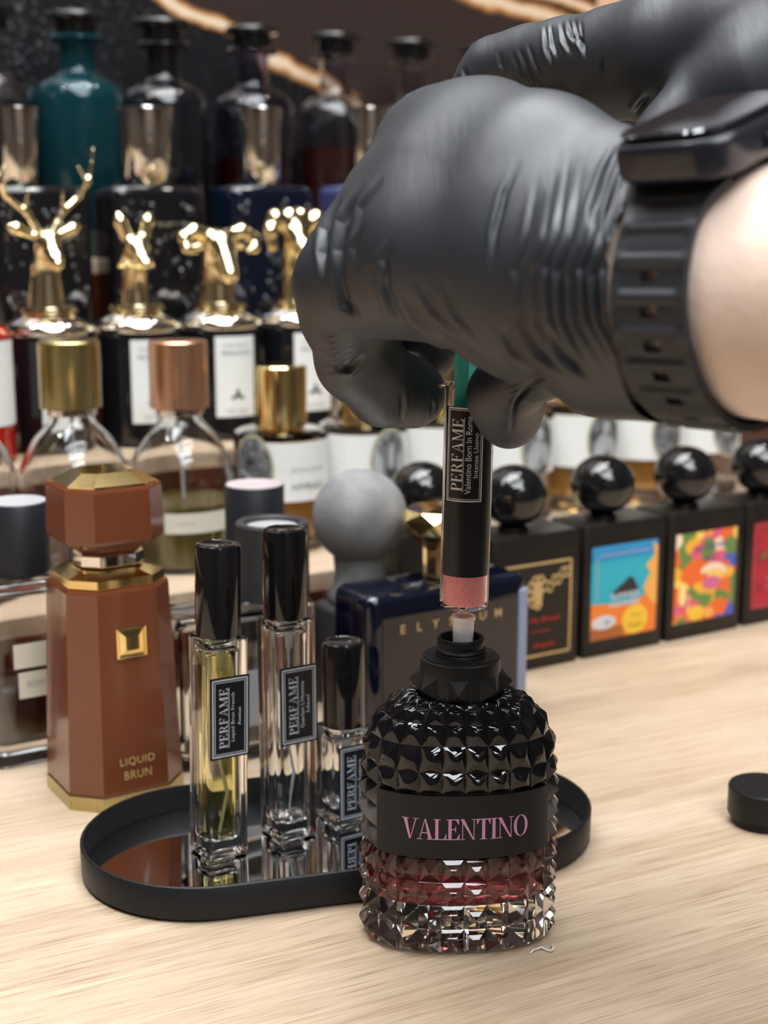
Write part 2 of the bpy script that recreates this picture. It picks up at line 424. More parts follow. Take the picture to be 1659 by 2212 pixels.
# ================================================================== THE ROOM
def struct(name, bm, m, **k): return tag(bm.build(name, m, **k), kind='structure')
ZF, ZC = -0.92, 1.9
WV = 1.34                                          # back wall: distance behind the counter front, in counter directions
def rowbox(u0, u1, v0, v1, z0, z1):
    g = G(); v = [uv(u, v_, z) for z in (z0, z1) for u, v_ in ((u0, v0), (u1, v0), (u1, v1), (u0, v1))]
    return g.add(v, [(3, 2, 1, 0), (4, 5, 6, 7), (0, 1, 5, 4), (1, 2, 6, 5), (2, 3, 7, 6), (3, 0, 4, 7)])
struct('floor', rowbox(-2.6, 3.0, -2.6, WV+.1, ZF-.1, ZF), M['floor'])
struct('ceiling', rowbox(-2.6, 3.0, -2.6, WV+.1, ZC, ZC+.1), M['ceil'])
struct('wall_left', rowbox(-2.7, -2.6, -2.6, WV+.1, ZF, ZC), M['wallroom'])
struct('wall_right', rowbox(3.0, 3.1, -2.6, WV+.1, ZF, ZC), M['wallroom'])
struct('wall_front', rowbox(-2.6, 3.0, -2.7, -2.6, ZF, ZC), M['wallroom'])
def marble():
    m = mat('black_marble_veined', (.012, .012, .014), .12, coat=.3); nt, b = nodes(m); tc = N(nt, 'ShaderNodeTexCoord')
    sp = N(nt, 'ShaderNodeSeparateXYZ', i_Vector=tc.outputs['Object'])
    nz = N(nt, 'ShaderNodeTexNoise', i_Vector=tc.outputs['Object'], i_Scale=14.0, i_Detail=5.0)
    sides = []
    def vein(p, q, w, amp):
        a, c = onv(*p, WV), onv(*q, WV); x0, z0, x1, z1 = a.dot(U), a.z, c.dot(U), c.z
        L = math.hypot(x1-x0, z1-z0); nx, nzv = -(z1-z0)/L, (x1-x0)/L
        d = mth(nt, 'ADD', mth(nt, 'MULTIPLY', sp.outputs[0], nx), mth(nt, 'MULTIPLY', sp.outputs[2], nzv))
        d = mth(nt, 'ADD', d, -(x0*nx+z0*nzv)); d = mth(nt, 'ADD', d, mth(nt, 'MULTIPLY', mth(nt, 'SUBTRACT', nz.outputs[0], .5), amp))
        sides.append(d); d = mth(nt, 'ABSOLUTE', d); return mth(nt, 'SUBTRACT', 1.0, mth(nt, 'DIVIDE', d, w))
    f = vein((330, -20), (800, 240), .0085, .03); f2 = vein((1010, -20), (1210, 55), .012, .03); f3 = vein((1170, -10), (1400, 60), .008, .02)
    f = mth(nt, 'MAXIMUM', f, mth(nt, 'MAXIMUM', f2, f3)); n2 = N(nt, 'ShaderNodeTexNoise', i_Vector=tc.outputs['Object'], i_Scale=45.0, i_Detail=4.0)
    f = mth(nt, 'MULTIPLY', f, mth(nt, 'ADD', n2.outputs[0], .75))
    veinc = ramp(nt, f, [(0, (.012, .012, .014)), (.25, (.25, .1, .03)), (.6, (.55, .27, .1)), (.95, (.75, .6, .45))])
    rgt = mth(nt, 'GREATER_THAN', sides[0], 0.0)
    n3 = N(nt, 'ShaderNodeTexNoise', i_Vector=tc.outputs['Object'], i_Scale=260.0, i_Detail=3.0)
    n4 = N(nt, 'ShaderNodeTexNoise', i_Vector=tc.outputs['Object'], i_Scale=5.0, i_Detail=3.0)
    s = mth(nt, 'MULTIPLY', ramp(nt, n3.outputs[0], [(.56, (0, 0, 0)), (.72, (.10, .11, .13))]), ramp(nt, n4.outputs[0], [(.45, (.1, .1, .1)), (.6, (1, 1, 1))]))
    mx = N(nt, 'ShaderNodeMix', data_type='RGBA', blend_type='ADD'); mx.inputs[0].default_value = 1
    m2 = N(nt, 'ShaderNodeMix', data_type='RGBA'); nt.links.new(rgt, m2.inputs[0]); nt.links.new(s, m2.inputs[6]); m2.inputs[7].default_value = (.026, .014, .009, 1)  # brown beyond the first vein: the room's reflection painted into the stone colour
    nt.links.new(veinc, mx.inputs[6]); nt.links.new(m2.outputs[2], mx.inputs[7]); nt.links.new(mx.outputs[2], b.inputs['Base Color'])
    return m
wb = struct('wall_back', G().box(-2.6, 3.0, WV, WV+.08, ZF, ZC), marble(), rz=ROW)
# pale wood edge of a shelf frame that starts high on the back wall, right
ub = onv(1302, 6, WV-.01).dot(U)
struct('trim_1', rowbox(ub, ub+.6, WV-.03, WV, onv(1302, 22, WV).z, onv(1302, 22, WV).z+.12), mat('pale_wood_trim', (.75, .5, .3), .5))

# ceiling lamps: long tubes and small downlights
proto_t = None
def tube_lamp(u, v, i):
    global proto_t
    lab = ['white ceiling tube lamp over the front of the counter', 'white ceiling tube lamp in front of the counter', 'white ceiling tube lamp far in front of the counter',
           'white ceiling tube lamp close to the back wall', 'white ceiling tube lamp between the two front ones'][i]
    if proto_t is None:
        t = thing('ceiling_lamp', lab, 'lamp', uv(u, v, ZC), ROW, 'ceiling tube lamps')
        G().box(-.75, .75, -.07, .07, -.06, 0).build('housing', M['ceil'], t)
        G().box(-.74, .74, -.055, .055, -.066, -.0605).build('diffuser', M['lamp'], t); proto_t = t
    else: dup(proto_t, uv(u, v, ZC), ROW, lab, 'ceiling tube lamps')
for i, (u, v) in enumerate(((.2, .02), (.2, -.32), (.2, -2.1), (.1, 1.12))): tube_lamp(u, v, i)
pan = thing('added_light_panel', 'added unseen wide light panel in front of the counter', 'lamp', uv(.05, -.75, ZC), ROW, 'added unseen light panels')  # invented panels, added to brighten upright surfaces and widen the glove's highlight
G().box(-.65, .65, -.22, .22, -.03, 0).build('housing', M['ceil'], pan); G().box(-.62, .62, -.19, .19, -.036, -.0305).build('diffuser', M['lamp'], pan)
dup(pan, uv(.25, .58, ZC), ROW, 'added unseen wide light panel right above the counter', 'added unseen light panels')
dup(pan, uv(.05, -1.45, ZC), ROW, 'added unseen wide light panel far in front of the counter', 'added unseen light panels')
proto_s = None
for i in range(7):
    lab = 'small round downlight in the ceiling row over the counter'
    p = uv(-1.0+.36*i, .90, ZC)
    if proto_s is None:
        t = thing('downlight', lab, 'lamp', p, ROW, 'round ceiling downlights')
        G().lathe([(.05, -.02), (.05, 0)], 24).build('housing', M['black_matte'], t)
        G().lathe([(.03, -.026), (.03, -.021)], 24).build('diffuser', M['spot'], t); proto_s = t
    else: dup(proto_s, p, ROW, lab, 'round ceiling downlights')

# ================================================================== COUNTER AND STEPPED RISERS
c = thing('display_counter', 'light oak display counter with a thick worktop', 'counter', (0, 0, 0), ROW)
G().box(-1.3, 1.6, .22, WV-.002, -.03, 0, .0015).build('worktop', M['oak'], c)
G().box(-1.25, 1.55, .27, WV-.004, ZF, -.0305).build('cabinet_body', M['wallroom'], c)
STEP = [(.79, 0, .064), (.92, .0642, .13), (1.065, .1302, .195), (1.19, .1952, .262)]
for i, (v0, z0, z1) in enumerate(STEP):
    t = thing('riser_step', ['lowest oak riser step, behind the clear and black bottles on the counter', 'second oak riser step, under the bottles with gold animal heads',
        'third oak riser step, under the blocky dark bottles', 'topmost oak riser step, under the round shouldered apothecary bottles'][i], 'riser', (0, 0, 0), ROW, 'stepped oak risers')
    G().box(-1.2, 1.5, v0, WV-.006, z0 if i else .0002, z1, .0008).build('board', M['oak'], t)
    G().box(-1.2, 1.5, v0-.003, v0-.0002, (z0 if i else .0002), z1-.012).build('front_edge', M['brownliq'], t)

# ================================================================== STUDDED BOTTLE IN THE FOREGROUND
VB = onz(988, 2003, 0)
vb = thing('perfume_bottle', 'black and clear studded glass perfume bottle in the foreground, pink lettering on its band', 'perfume bottle', VB, R(3))
A_, B_ = .0385, .0235
dense = supere(A_, B_, 2.35, 1440)
ds = [0.0]
st = 1080                                           # index of the front centre (-y)
pts2 = [Vector((*dense[(st+i) % 1440], 0)) for i in range(1441)]
for i in range(1440): ds.append(ds[-1]+(pts2[i+1]-pts2[i]).length)
PER = ds[-1]
def per_pt(s):
    s = s % PER; lo, hi = 0, 1440
    while hi-lo > 1:
        m_ = (lo+hi)//2
        if ds[m_] <= s: lo = m_
        else: hi = m_
    t = (s-ds[lo])/(ds[hi]-ds[lo]); return pts2[lo].lerp(pts2[hi], t)
def per_n(s):
    d = per_pt(s+.0004)-per_pt(s-.0004); return Vector((d.y, -d.x, 0)).normalized()
NC = 22
ZB = .0015; ZD = .0785; RN = .0155; DH = .0265
def prof(i):
    """row edges: (z, cos, sin) of the profile"""
    if i <= 0: return ZB, 1, 0
    zs = [ZB, .0117, .022, .0322, .0424, .0516, .0608, .070, ZD]
    if i < len(zs): return zs[i], 1, 0
    ph = R([0, 24, 46, 66, 84][i-8]); return ZD+DH*math.sin(ph), math.cos(ph), math.sin(ph)
NR = 12
def shell(s, row_f):
    i = int(math.floor(row_f)); t = row_f-i; z0, c0, s0 = prof(i); z1, c1, s1 = prof(min(i+1, NR))
    z, c_, sn = z0+(z1-z0)*t, c0+(c1-c0)*t, s0+(s1-s0)*t
    p = per_pt(s); L = Vector((p.x, p.y, 0)); rn = L.normalized()*RN; q = rn + (L-rn)*c_
    n = (per_n(s)*max(c_, .05)+Vector((0, 0, sn))).normalized()
    return Vector((q.x, q.y, z)), n
g = G(); cell = PER/NC
label_cols = {j % NC for j in range(-4, 4)}
for i in range(NR):
    for j in range(NC):
        s0, s1 = j*cell, (j+1)*cell
        cr = [shell(s0, i)[0], shell(s1, i)[0], shell(s1, i+1)[0], shell(s0, i+1)[0]]
        if j in label_cols and 4 <= i < 7: 
            g.add(cr, [(0, 1, 2, 3)]); continue
        p, n = shell((s0+s1)/2, i+.5); size = min((cr[1]-cr[0]).length, (cr[3]-cr[0]).length, (cr[2]-cr[3]).length)
        hgt = min(.0036, size*.36)
        # each stud: four gently bulging faces that meet in a blunt point, with a groove round it
        if i < 7:                                  # low rows: crisp cut facets
            inn = [q.lerp(p, .06)+n*.0003 for q in cr]; base = cr; top_ = p+n*hgt
            mid = [q.lerp(top_, .93) for q in cr]
            g.add(base+inn+mid, [(0, 1, 5, 4), (1, 2, 6, 5), (2, 3, 7, 6), (3, 0, 4, 7), (4, 5, 9, 8), (5, 6, 10, 9), (6, 7, 11, 10), (7, 4, 8, 11), (8, 9, 10, 11)]); continue
        K = 8; vv = []; ff = []
        for b in range(K+1):
            for a in range(K+1):
                x, y = -1+2*a/K, -1+2*b/K; m_ = max(abs(x), abs(y)); mn = min(abs(x), abs(y))
                q = cr[0]*((1-x)*(1-y)/4)+cr[1]*((1+x)*(1-y)/4)+cr[2]*((1+x)*(1+y)/4)+cr[3]*((1-x)*(1+y)/4)
                hh_ = hgt*(1-m_)**1.0 + .00026*(1-(mn/m_)**2)*math.sin(PI*m_) if m_ > .01 else hgt*.94
                vv.append(q+n*hh_)
        for b in range(K):
            for a in range(K):
                i0 = b*(K+1)+a; i1, i2, i3 = i0+1, i0+K+2, i0+K+1
                if (a < K/2) == (b < K/2): ff += [(i0, i1, i2), (i0, i2, i3)]
                else: ff += [(i0, i1, i3), (i1, i2, i3)]
        g.add(vv, ff)
bm_ = bmesh.new()
vs = [bm_.verts.new(p) for p in g.v]
for f in g.f: bm_.faces.new([vs[i] for i in f])
bmesh.ops.remove_doubles(bm_, verts=bm_.verts, dist=.00003)
for zz in (ZB, max(v.co.z for v in bm_.verts)):
    lo_v = sorted([v for v in bm_.verts if abs(v.co.z-zz) < 1e-5], key=lambda v: math.atan2(v.co.y, v.co.x))
    if len(lo_v) > 2: bm_.faces.new(lo_v)
bmesh.ops.recalc_face_normals(bm_, faces=bm_.faces)
def stud_glass():
    m = mat('black_faded_to_clear_glass', (1, 1, 1), .0, trans=1, ior=1.48); nt, b = nodes(m); tc = N(nt, 'ShaderNodeTexCoord')
    f = mth(nt, 'MULTIPLY', N(nt, 'ShaderNodeSeparateXYZ', i_Vector=tc.outputs['Object']).outputs[2], 10.0)
    nt.links.new(ramp(nt, f, [(.22, (1, 1, 1)), (.36, (.75, .72, .74)), (.5, (.35, .33, .35)), (.68, (.006, .006, .008))]), b.inputs['Base Color'])
    nt.links.new(ramp(nt, f, [(.45, (1, 1, 1)), (.72, (0, 0, 0))]), b.inputs['Transmission Weight']); return m
me = bpy.data.meshes.new('studded_glass'); bm_.to_mesh(me); bm_.free(); me.materials.append(stud_glass())
me.polygons.foreach_set('use_smooth', [True]*len(me.polygons)); shade_angle(me, 20)
o = bpy.data.objects.new('studded_glass', me); col.objects.link(o); o.parent = vb
# the lacquered, filled heart of the bottle: dark above, deep red and see-through at the bottom
def core_mat():
    m = mat('black_to_red_perfume', (.004, .004, .005), .06, coat=.3); nt, b = nodes(m); tc = N(nt, 'ShaderNodeTexCoord')
    z = N(nt, 'ShaderNodeSeparateXYZ', i_Vector=tc.outputs['Object']).outputs[2]
    f = mth(nt, 'MULTIPLY', z, 20.0)
    nt.links.new(ramp(nt, f, [(.40, (.95, .2, .25)), (.58, (.75, .06, .08)), (.70, (.12, .008, .01)), (.82, (.006, .004, .005))]), b.inputs['Base Color'])
    nt.links.new(ramp(nt, f, [(.5, (.9, .9, .9)), (.64, (.7, .7, .7)), (.78, (0, 0, 0))]), b.inputs['Transmission Weight'])
    return m
core = G(); rg = []
for rf, k in [(0, 0)]: pass
lp = supere(A_-.0042, B_-.0042, 2.6, 96)
def sc2(l, k, z): return [Vector((x*k, y*k, z)) for x, y in l]
rg = [sc2(lp, .9, .0195), sc2(lp, .97, .0205), sc2(lp, 1, .023), sc2(lp, 1, .076)]
for ph in (15, 30, 45, 60, 72, 80):
    k = math.cos(R(ph)); rg.append([Vector((x*k*.9+x*.1, y*k*.8+y*.2, .076+.0245*math.sin(R(ph)))) for x, y in lp])
core.rings(rg).build('perfume', core_mat(), vb, 40)
# matt band with its lettering
bs = 4*cell - .0006
g = G(); v = []; f = []; nb = 60
for i in range(nb+1):
    s = -bs+2*bs*i/nb; p, n = shell(s, 5); 
    for z, off in ((.0430, .0002), (.0430, .0011), (.0694, .0011), (.0694, .0002)): v.append(Vector((p.x, p.y, z))+n*off)
for i in range(nb):
    for k in range(3): f.append((i*4+k, i*4+4+k, i*4+5+k, i*4+1+k))
f += [(0, 1, 2, 3), tuple(nb*4+k for k in (3, 2, 1, 0))]
g.add(v, f).build('band', M['black_matte'], vb, 40)
def bandfn(a, b):
    p = per_pt(a+.0005); n = per_n(a+.0005); return Vector((p.x, p.y, .0555+b))+n*.0013
serif('VALENTINO', vb, bandfn, M['pinkink'], .0088, .0505, gap=-.04, label='pink serif lettering')
# collar with pyramid studs and the open threaded neck
cz = .1022
col_ = G().lathe([(.0118, cz-.004), (.0155, cz-.003), (.0162, cz), (.0164, cz+.0155), (.0160, cz+.0172), (.0152, cz+.0176), (.0150, cz+.0182), (.0096, cz+.0184), (.0096, cz+.012)], 72, cap1=False)
ck = col_.build('collar', M['black_matte'], vb, 35)
g = G()
for i in range(8):
    a = R(-98+45*i); w_, hh, z0 = .0046, .0055, cz+.0075
    n = Vector((math.cos(a), math.sin(a), 0)); t = Vector((-n.y, n.x, 0)); r0 = .0150
    v = [n*r0-t*w_+Vector((0, 0, z0-hh)), n*r0+t*w_+Vector((0, 0, z0-hh)), n*r0+t*w_+Vector((0, 0, z0+hh)), n*r0-t*w_+Vector((0, 0, z0+hh)), n*(r0+.0062)+Vector((0, 0, z0))]
    g = G().add(v, [(0, 1, 4), (1, 2, 4), (2, 3, 4), (3, 0, 4), (3, 2, 1, 0)]); g.build('stud', M['black_matte'], ck)
nz0 = cz+.018
pr = [(.0105, nz0-.002), (.0105, nz0+.001), (.0099, nz0+.0017), (.0103, nz0+.0024), (.0099, nz0+.0032), (.0091, nz0+.0036), (.0091, nz0+.0046), (.0096, nz0+.0050), (.0096, nz0+.0072), (.0092, nz0+.0077), (.0083, nz0+.0077), (.0080, nz0+.0072), (.0080, nz0+.001), (.003, nz0+.0008)]
G().lathe(pr, 64).build('neck', M['black_matte'], vb, 45)
NECKTOP = nz0+.0077

# loose cap of the studded bottle, on the counter at the right
p = onz(1646, 1775, 0)
t = thing('bottle_cap', 'matte black cylindrical cap lying alone on the oak counter', 'cap', p, 0)
G().lathe([(.0150, 0), (.0152, .0005), (.0152, .0045), (.0170, .005), (.0172, .0055), (.0172, .0185), (.0166, .0193), (.0164, .0193), (.0001, .0194)], 64).build('cap_shell', M['black_matte'], t, 35)

# scrap of white thread beside the studded bottle
th = [onz(1145, 2060, .0004), onz(1152, 2052, .001), onz(1160, 2050, .0006), onz(1170, 2046, .0012), onz(1178, 2051, .0005), onz(1190, 2054, .001), onz(1197, 2048, .0015), onz(1190, 2043, .001)]
tag(G().tube(th, .00038, 6).build('thread', M['whiteink'], smooth=180), 'tiny curled scrap of white thread on the counter beside the studded bottle', 'thread')

# ================================================================== SYRINGE
SX = onz(1003, 1384, VB.z+NECKTOP); SX.y = VB.y; SX.x -= .0022
sy = thing('syringe', 'clear syringe of pink perfume with teal plunger and black label, upright in the bottle neck', 'syringe', (SX.x, SX.y, 0), 0)
sy.rotation_euler = (0, R(.9), 0)
tz = NECKTOP-.0105
G().lathe([(.0030, tz), (.0034, tz+.001), (.0041, tz+.009), (.0044, tz+.0175), (.0049, tz+.0178), (.0049, tz+.0192), (.0034, tz+.0192), (.0028, tz+.016), (.0016, tz+.006), (.0014, tz)], 40).build('tip_adapter', M['milky'], sy, 40)
bz = tz+.0228
BR = .0098
bar = G().lathe([(.0019, bz-.0045), (.0023, bz), (.0075, bz), (.0094, bz+.0009), (BR, bz+.0028), (BR, .2285), (.0125, .2288), (.0125, .2302), (BR-.0012, .2302), (BR-.0012, bz+.003), (.0015, bz+.0016), (.0010, bz-.0045)], 64)
bar.rings([[p for p in bar.v[:64]]], False, False) if False else None
bar.build('barrel', M['frost'], sy, 35)
G().lathe([(.0012, bz+.0016), (BR-.0022, bz+.0019), (BR-.0014, bz+.0034), (BR-.0014, .1585), (.002, .1590)], 48).build('perfume', M['pinkliq'], sy, 35)
G().lathe([(.002, .1593), (BR-.0018, .1594), (BR-.0018, .1655), (.006, .166)], 48).build('plunger_seal', M['black_matte'], sy, 35)
# plunger with a cross-shaped rod
pl = G()
pl.box(-.0062, .0062, -.0011, .0011, .166, .262); pl.box(-.0011, .0011, -.0062, -.0012, .166, .262); pl.box(-.0011, .0011, .0012, .0062, .166, .262)
pl.lathe([(.0085, .262), (.009, .263), (.009, .2645), (.0085, .2655)], 32)
pl.build('plunger', M['teal'], sy)
a0 = R(-4)
lb = wrap(BR+.00012, R(-66), R(62), .1548, .2222, 40).build('label', M['label_black'], sy, 180, label=None) if False else wrap(BR+.00012, R(-66), R(62), .1548, .2222, 40).build('label', M['label_black'], sy, 180)
def frame(fn, w_, h_, t, gap):
    g = G()
    def bar_(x0, x1, y0, y1, n=8):
        v = []; f = []
        for i in range(n+1):
            x = x0+(x1-x0)*i/n; v += [fn(x, y0), fn(x, y1)]
        for i in range(n): f.append((2*i, 2*i+2, 2*i+3, 2*i+1))
        g.add(v, f)
    for k, tt in ((0, t), (gap, t*.45)):
        X, Y = w_/2-k, h_/2-k
        bar_(-X, X, -Y, -Y+tt); bar_(-X, X, Y-tt, Y); bar_(-X, -X+tt, -Y, Y, 1); bar_(X-tt, X, -Y, Y, 1)
    return g
fc = R(-13)
lf = cylfn(BR+.0002, fc, .2035)
frame(lf, .0152, .0368, .0005, .0009).build('label_frame', M['whiteink'], lb)
def rotl(fn, dx): return lambda a, b: fn(-b+dx, a)           # writing that runs upwards
lt = cylfn(BR+.00025, fc, .2035)
serif('PERFAME', lb, rotl(lt, -.0029), M['whiteink'], .0048, .0285, gap=.05)
G().add([lt(-.0002, -.0145), lt(0, -.0145), lt(0, .0145), lt(-.0002, .0145)], [(0, 1, 2, 3)]).build('rule', M['whiteink'], lb)
text('Valentino Born In Roma', lb, rotl(lt, .0018), M['whiteink'], width=.0305, height=.0024)
text('Intense Uomo', lb, rotl(lt, .0048), M['whiteink'], width=.0175, height=.0020)

# ================================================================== OVAL MIRROR TRAY
TC = Vector((-.0195, .6170, 0)); TA = R(15.5); TL, TR_ = .0650, .0572
def stad(L, r, n=24):
    out = []
    for i in range(n+1): a = -PI/2+PI*i/n; out.append((L+r*math.cos(a), r*math.sin(a)))
    for i in range(n+1): a = PI/2+PI*i/n; out.append((-L+r*math.cos(a), r*math.sin(a)))
    return out
tr = thing('tray', 'oval black metal tray with a mirror bottom under the spray bottles', 'tray', TC, TA)
def zl(l, z): return [Vector((x, y, z)) for x, y in l]
HR = .0165
rim = G().rings([zl(stad(TL, TR_-.002), .0004), zl(stad(TL, TR_), .0018), zl(stad(TL, TR_+.0002), HR-.0006), zl(stad(TL, TR_-.0004), HR), zl(stad(TL, TR_-.0012), HR), zl(stad(TL, TR_-.0016), HR-.0006), zl(stad(TL, TR_-.0018), .0022)])
rim.build('rim', M['tray_black'], tr, 50)
G().rings([zl(stad(TL, TR_-.0022), .0022), zl(stad(TL, TR_-.0022), .0034)]).build('mirror', M['mirror'], tr)
MZ = .0036

# ================================================================== SPRAY SAMPLES ON THE TRAY
def sprayer(px, py, body_h, cap_h, liquid, label, sub, lz, lh, half=.0107, yaw=ROW, sub2=None, capr=.0104, open_=False):
    p = onz(px, py, MZ); p.z += .0004
    t = thing('spray_bottle', label, 'spray bottle', p, yaw, 'small spray bottles on the tray')
    w_ = half*2; g = G().prism(rrect(w_, w_, .0028, 4), 0, body_h, .0014, 3)
    inner = G().prism(rrect(w_*.70, w_*.70, .0045, 4), .0075, body_h-.004, .003, 3).flip(); g.merge(inner)
    g.build('glass_body', M['glass'], t, 40)
    if liquid: G().prism(rrect(w_*.70-.0005, w_*.70-.0005, .0043, 4), .0078, body_h-.006, .0028, 3).build('liquid', M[liquid], t, 40)
    z = body_h+.0002
    G().lathe([(capr-.0008, z), (capr, z+.0006), (capr, z+cap_h-.002), (capr-.0006, z+cap_h-.0006), (capr-.0022, z+cap_h-.0001), (capr-.003, z+cap_h-.0006), (.0001, z+cap_h-.0009)], 56).build('cap', M['black_gloss'], t, 30)
    pts = [Vector((0, 0, body_h-.008)), Vector((.0003, 0, body_h*.75)), Vector((-.0025, 0, body_h*.5)), Vector((.003, .001, body_h*.28)), Vector((-.001, .001, .011))]
    sm = []
    for i in range(25):
        x = i/24*4; k = min(int(x), 3); f_ = x-k; f_ = f_*f_*(3-2*f_); sm.append(pts[k].lerp(pts[k+1], f_))
    tb = G().tube(sm, .0009, 8); tb.lathe([(.0012, body_h-.016), (.0024, body_h-.014), (.0028, body_h-.007), (.0028, body_h-.0045)], 20)
    tb.build('dip_tube', M['tube'], t, 180)
    y0 = -half-.0001
    lw = .0195
    lb = G().box(-lw/2+.0006, lw/2+.0006, y0-.0003, y0, lz-lh/2, lz+lh/2).build('label', M['label_black'], t)
    fn = flatfn(y0-.0004, .0006, lz)
    frame(fn, lw-.0018, lh-.0018, .0007, .0013).build('label_frame', M['silverink'], lb)
    f2 = flatfn(y0-.00045, .0006, lz)
    serif('PERFAME', lb, rotl(f2, -.0032), M['silverink'], .0042, lh*.74, gap=.05)
    G().add([f2(-.0007, -lh*.37), f2(-.0004, -lh*.37), f2(-.0004, lh*.37), f2(-.0007, lh*.37)], [(0, 1, 2, 3)]).build('rule', M['silverink'], lb)
    text(sub, lb, rotl(f2, .0016), M['silverink'], width=lh*.6, height=.0021)
    if sub2: text(sub2, lb, rotl(f2, .0046), M['silverink'], width=lh*.22, height=.0017)
    return t
s1_ = sprayer(473, 1838, .1045, .0425, 'yellow', 'tall spray bottle of yellow perfume, black cap, leftmost on the tray', 'Liquid Brun French', .0685, .0385, sub2='Avenue')
s1_.rotation_euler = (0, .022, ROW)
sprayer(624, 1798, .1075, .0425, None, 'tall spray bottle of clear perfume, black cap, middle of the tray', "Guerlain L'Homme", .0675, .038, sub2='Ideal')
sprayer(744, 1765, .048, .0425, None, 'short spray bottle with a black cap, right of the two tall ones on the tray', 'French Avenue', .022, .038)

# ================================================================== ROW ON THE COUNTER
def zat(px, py, v): return onv(px, py, v).z
def at(px, py, v, z=0.0):
    p = onv(px, py, v); return Vector((p.x, p.y, z))
# --- tall brown octagonal bottle
def octa(a, c, k=1.0): return [(x*k, y*k) for x, y in ((-a+c, -a), (a-c, -a), (a, -a+c), (a, a-c), (a-c, a), (-a+c, a), (-a, a-c), (-a, -a+c))]
bp_ = onz(250, 1697, 0)
lb_ = thing('perfume_bottle', 'tall copper brown octagonal bottle with a faceted gold topped stopper, left of the tray', 'perfume bottle', bp_, ROW)
M['brun'] = mat('copper_brown_lacquer', (.155, .047, .02), .2, coat=.5); M['brun_side'] = M['brun']
OB = octa(.0312, .0135)
def oct_rings(spec): return [[Vector((x*k, y*k, z)) for x, y in OB] for k, z in spec]
G().rings(oct_rings([(1.0, .0), (1.0, .0075)])).build('base_plate', M['gold_brushed'], lb_)
G().rings(oct_rings([(.98, .0077), (.99, .009), (.87, .112), (.855, .1135), (.6, .1137)])).build('body', M['brun'], lb_)
G().rings(oct_rings([(.81, .1139), (.815, .1145), (.81, .1185), (.52, .1215), (.44, .122)])).build('shoulder_plate', M['gold'], lb_)
nk = G(); nk.rings(oct_rings([(.50, .1222), (.53, .1235), (.53, .1285), (.50, .1298), (.42, .1300)])); nk.build('neck_ring', M['chrome'], lb_)
cp = G().rings(oct_rings([(.50, .1302), (.81, .1365), (.83, .138), (.815, .1625), (.80, .164), (.70, .1642)])).build('stopper', M['brun'], lb_)
G().rings(oct_rings([(.74, .1643), (.74, .1652), (.45, .1702), (.42, .1704)])).build('stopper_jewel', M['gold'], cp)
# jewel and letters on the sloping front
def slope(a, b): 
    z = b; k = .99+(.87-.99)*(z-.009)/.103; return Vector((a, -.0312*k-.0004, z))
y_ = -.0335*(.99+(.80-.99)*(.088-.009)/.103)
jw = G(); s_ = .0078
def sq(h, d): return [slope(x*h+.0008, .0865+z*h)+Vector((0, -d, 0)) for x, z in ((-1, -1), (1, -1), (1, 1), (-1, 1))]
jw.rings([sq(s_, 0), sq(s_, .0008), sq(s_*.88, .0012), sq(s_*.86, .0004), sq(s_*.45, .0022), sq(s_*.3, .0022)]); jw.build('jewel', M['gold'], lb_)
text('LIQUID', lb_, lambda a, b: slope(a+.001, .0245+b), M['gold_dark'], width=.0185, height=.0046, spacing=1.1)
text('BRUN', lb_, lambda a, b: slope(a+.001, .0175+b), M['gold_dark'], width=.0145, height=.0044, spacing=1.1)

# --- clear glass block bottle with a charcoal cap, behind the samples
def block_bottle(name, label, cat, p, yaw, w_, d_, h_, glass, inner=None, inner_h=None, r=.006, wall=.007, floor_=.009, group=None, inner_z=None):
    t = thing(name, label, cat, p, yaw, group)
    g = G().prism(rrect(w_, d_, r, 4), 0, h_, .003, 3)
    g.merge(G().prism(rrect(w_-2*wall, d_-2*wall*.8, max(.002, r-.003), 4), floor_, h_-wall, .003, 3).flip())
    g.build('glass_body', glass, t, 40)
    if inner: G().prism(rrect(w_-2*wall-.0006, d_-1.6*wall-.0006, max(.0018, r-.0032), 4), floor_+.0003, inner_h, .002, 3).build('perfume', inner, t, 40)
    return t
q0 = onz(421, 1712, 0); u0_ = q0.dot(U)
gb = block_bottle('perfume_bottle', 'clear glass block bottle with a dished charcoal cap, behind the spray bottles', 'perfume bottle', uv(u0_+.0455, .677), ROW, .085, .038, .086, M['glass'], r=.005, wall=.005)
pc = onv(583, 1150, .672); du = (pc.dot(U)-(u0_+.0415))
g = G().lathe([(.019, .0862), (.0205, .0868), (.0205, .1285), (.0198, .1295), (.0165, .1295), (.0155, .1285), (.015, .1265), (.0001, .1262)], 56, (du, 0, 0)); g.build('cap', M['ashcap'], gb, 30)
G().lathe([(.0148, .1266), (.0146, .1269), (.0001, .1269)], 48, (du, 0, 0)).build('cap_disc', M['greytop'], gb, 40)
G().box(-.0115, .0075, -.0196, -.0192, .02, .052).build('label', M['greyl'], gb)
G().tube([(du, 0, .084), (du-.003, 0, .04), (du+.004, 0, .011)], .0012, 8).build('dip_tube', M['tube'], gb, 180)

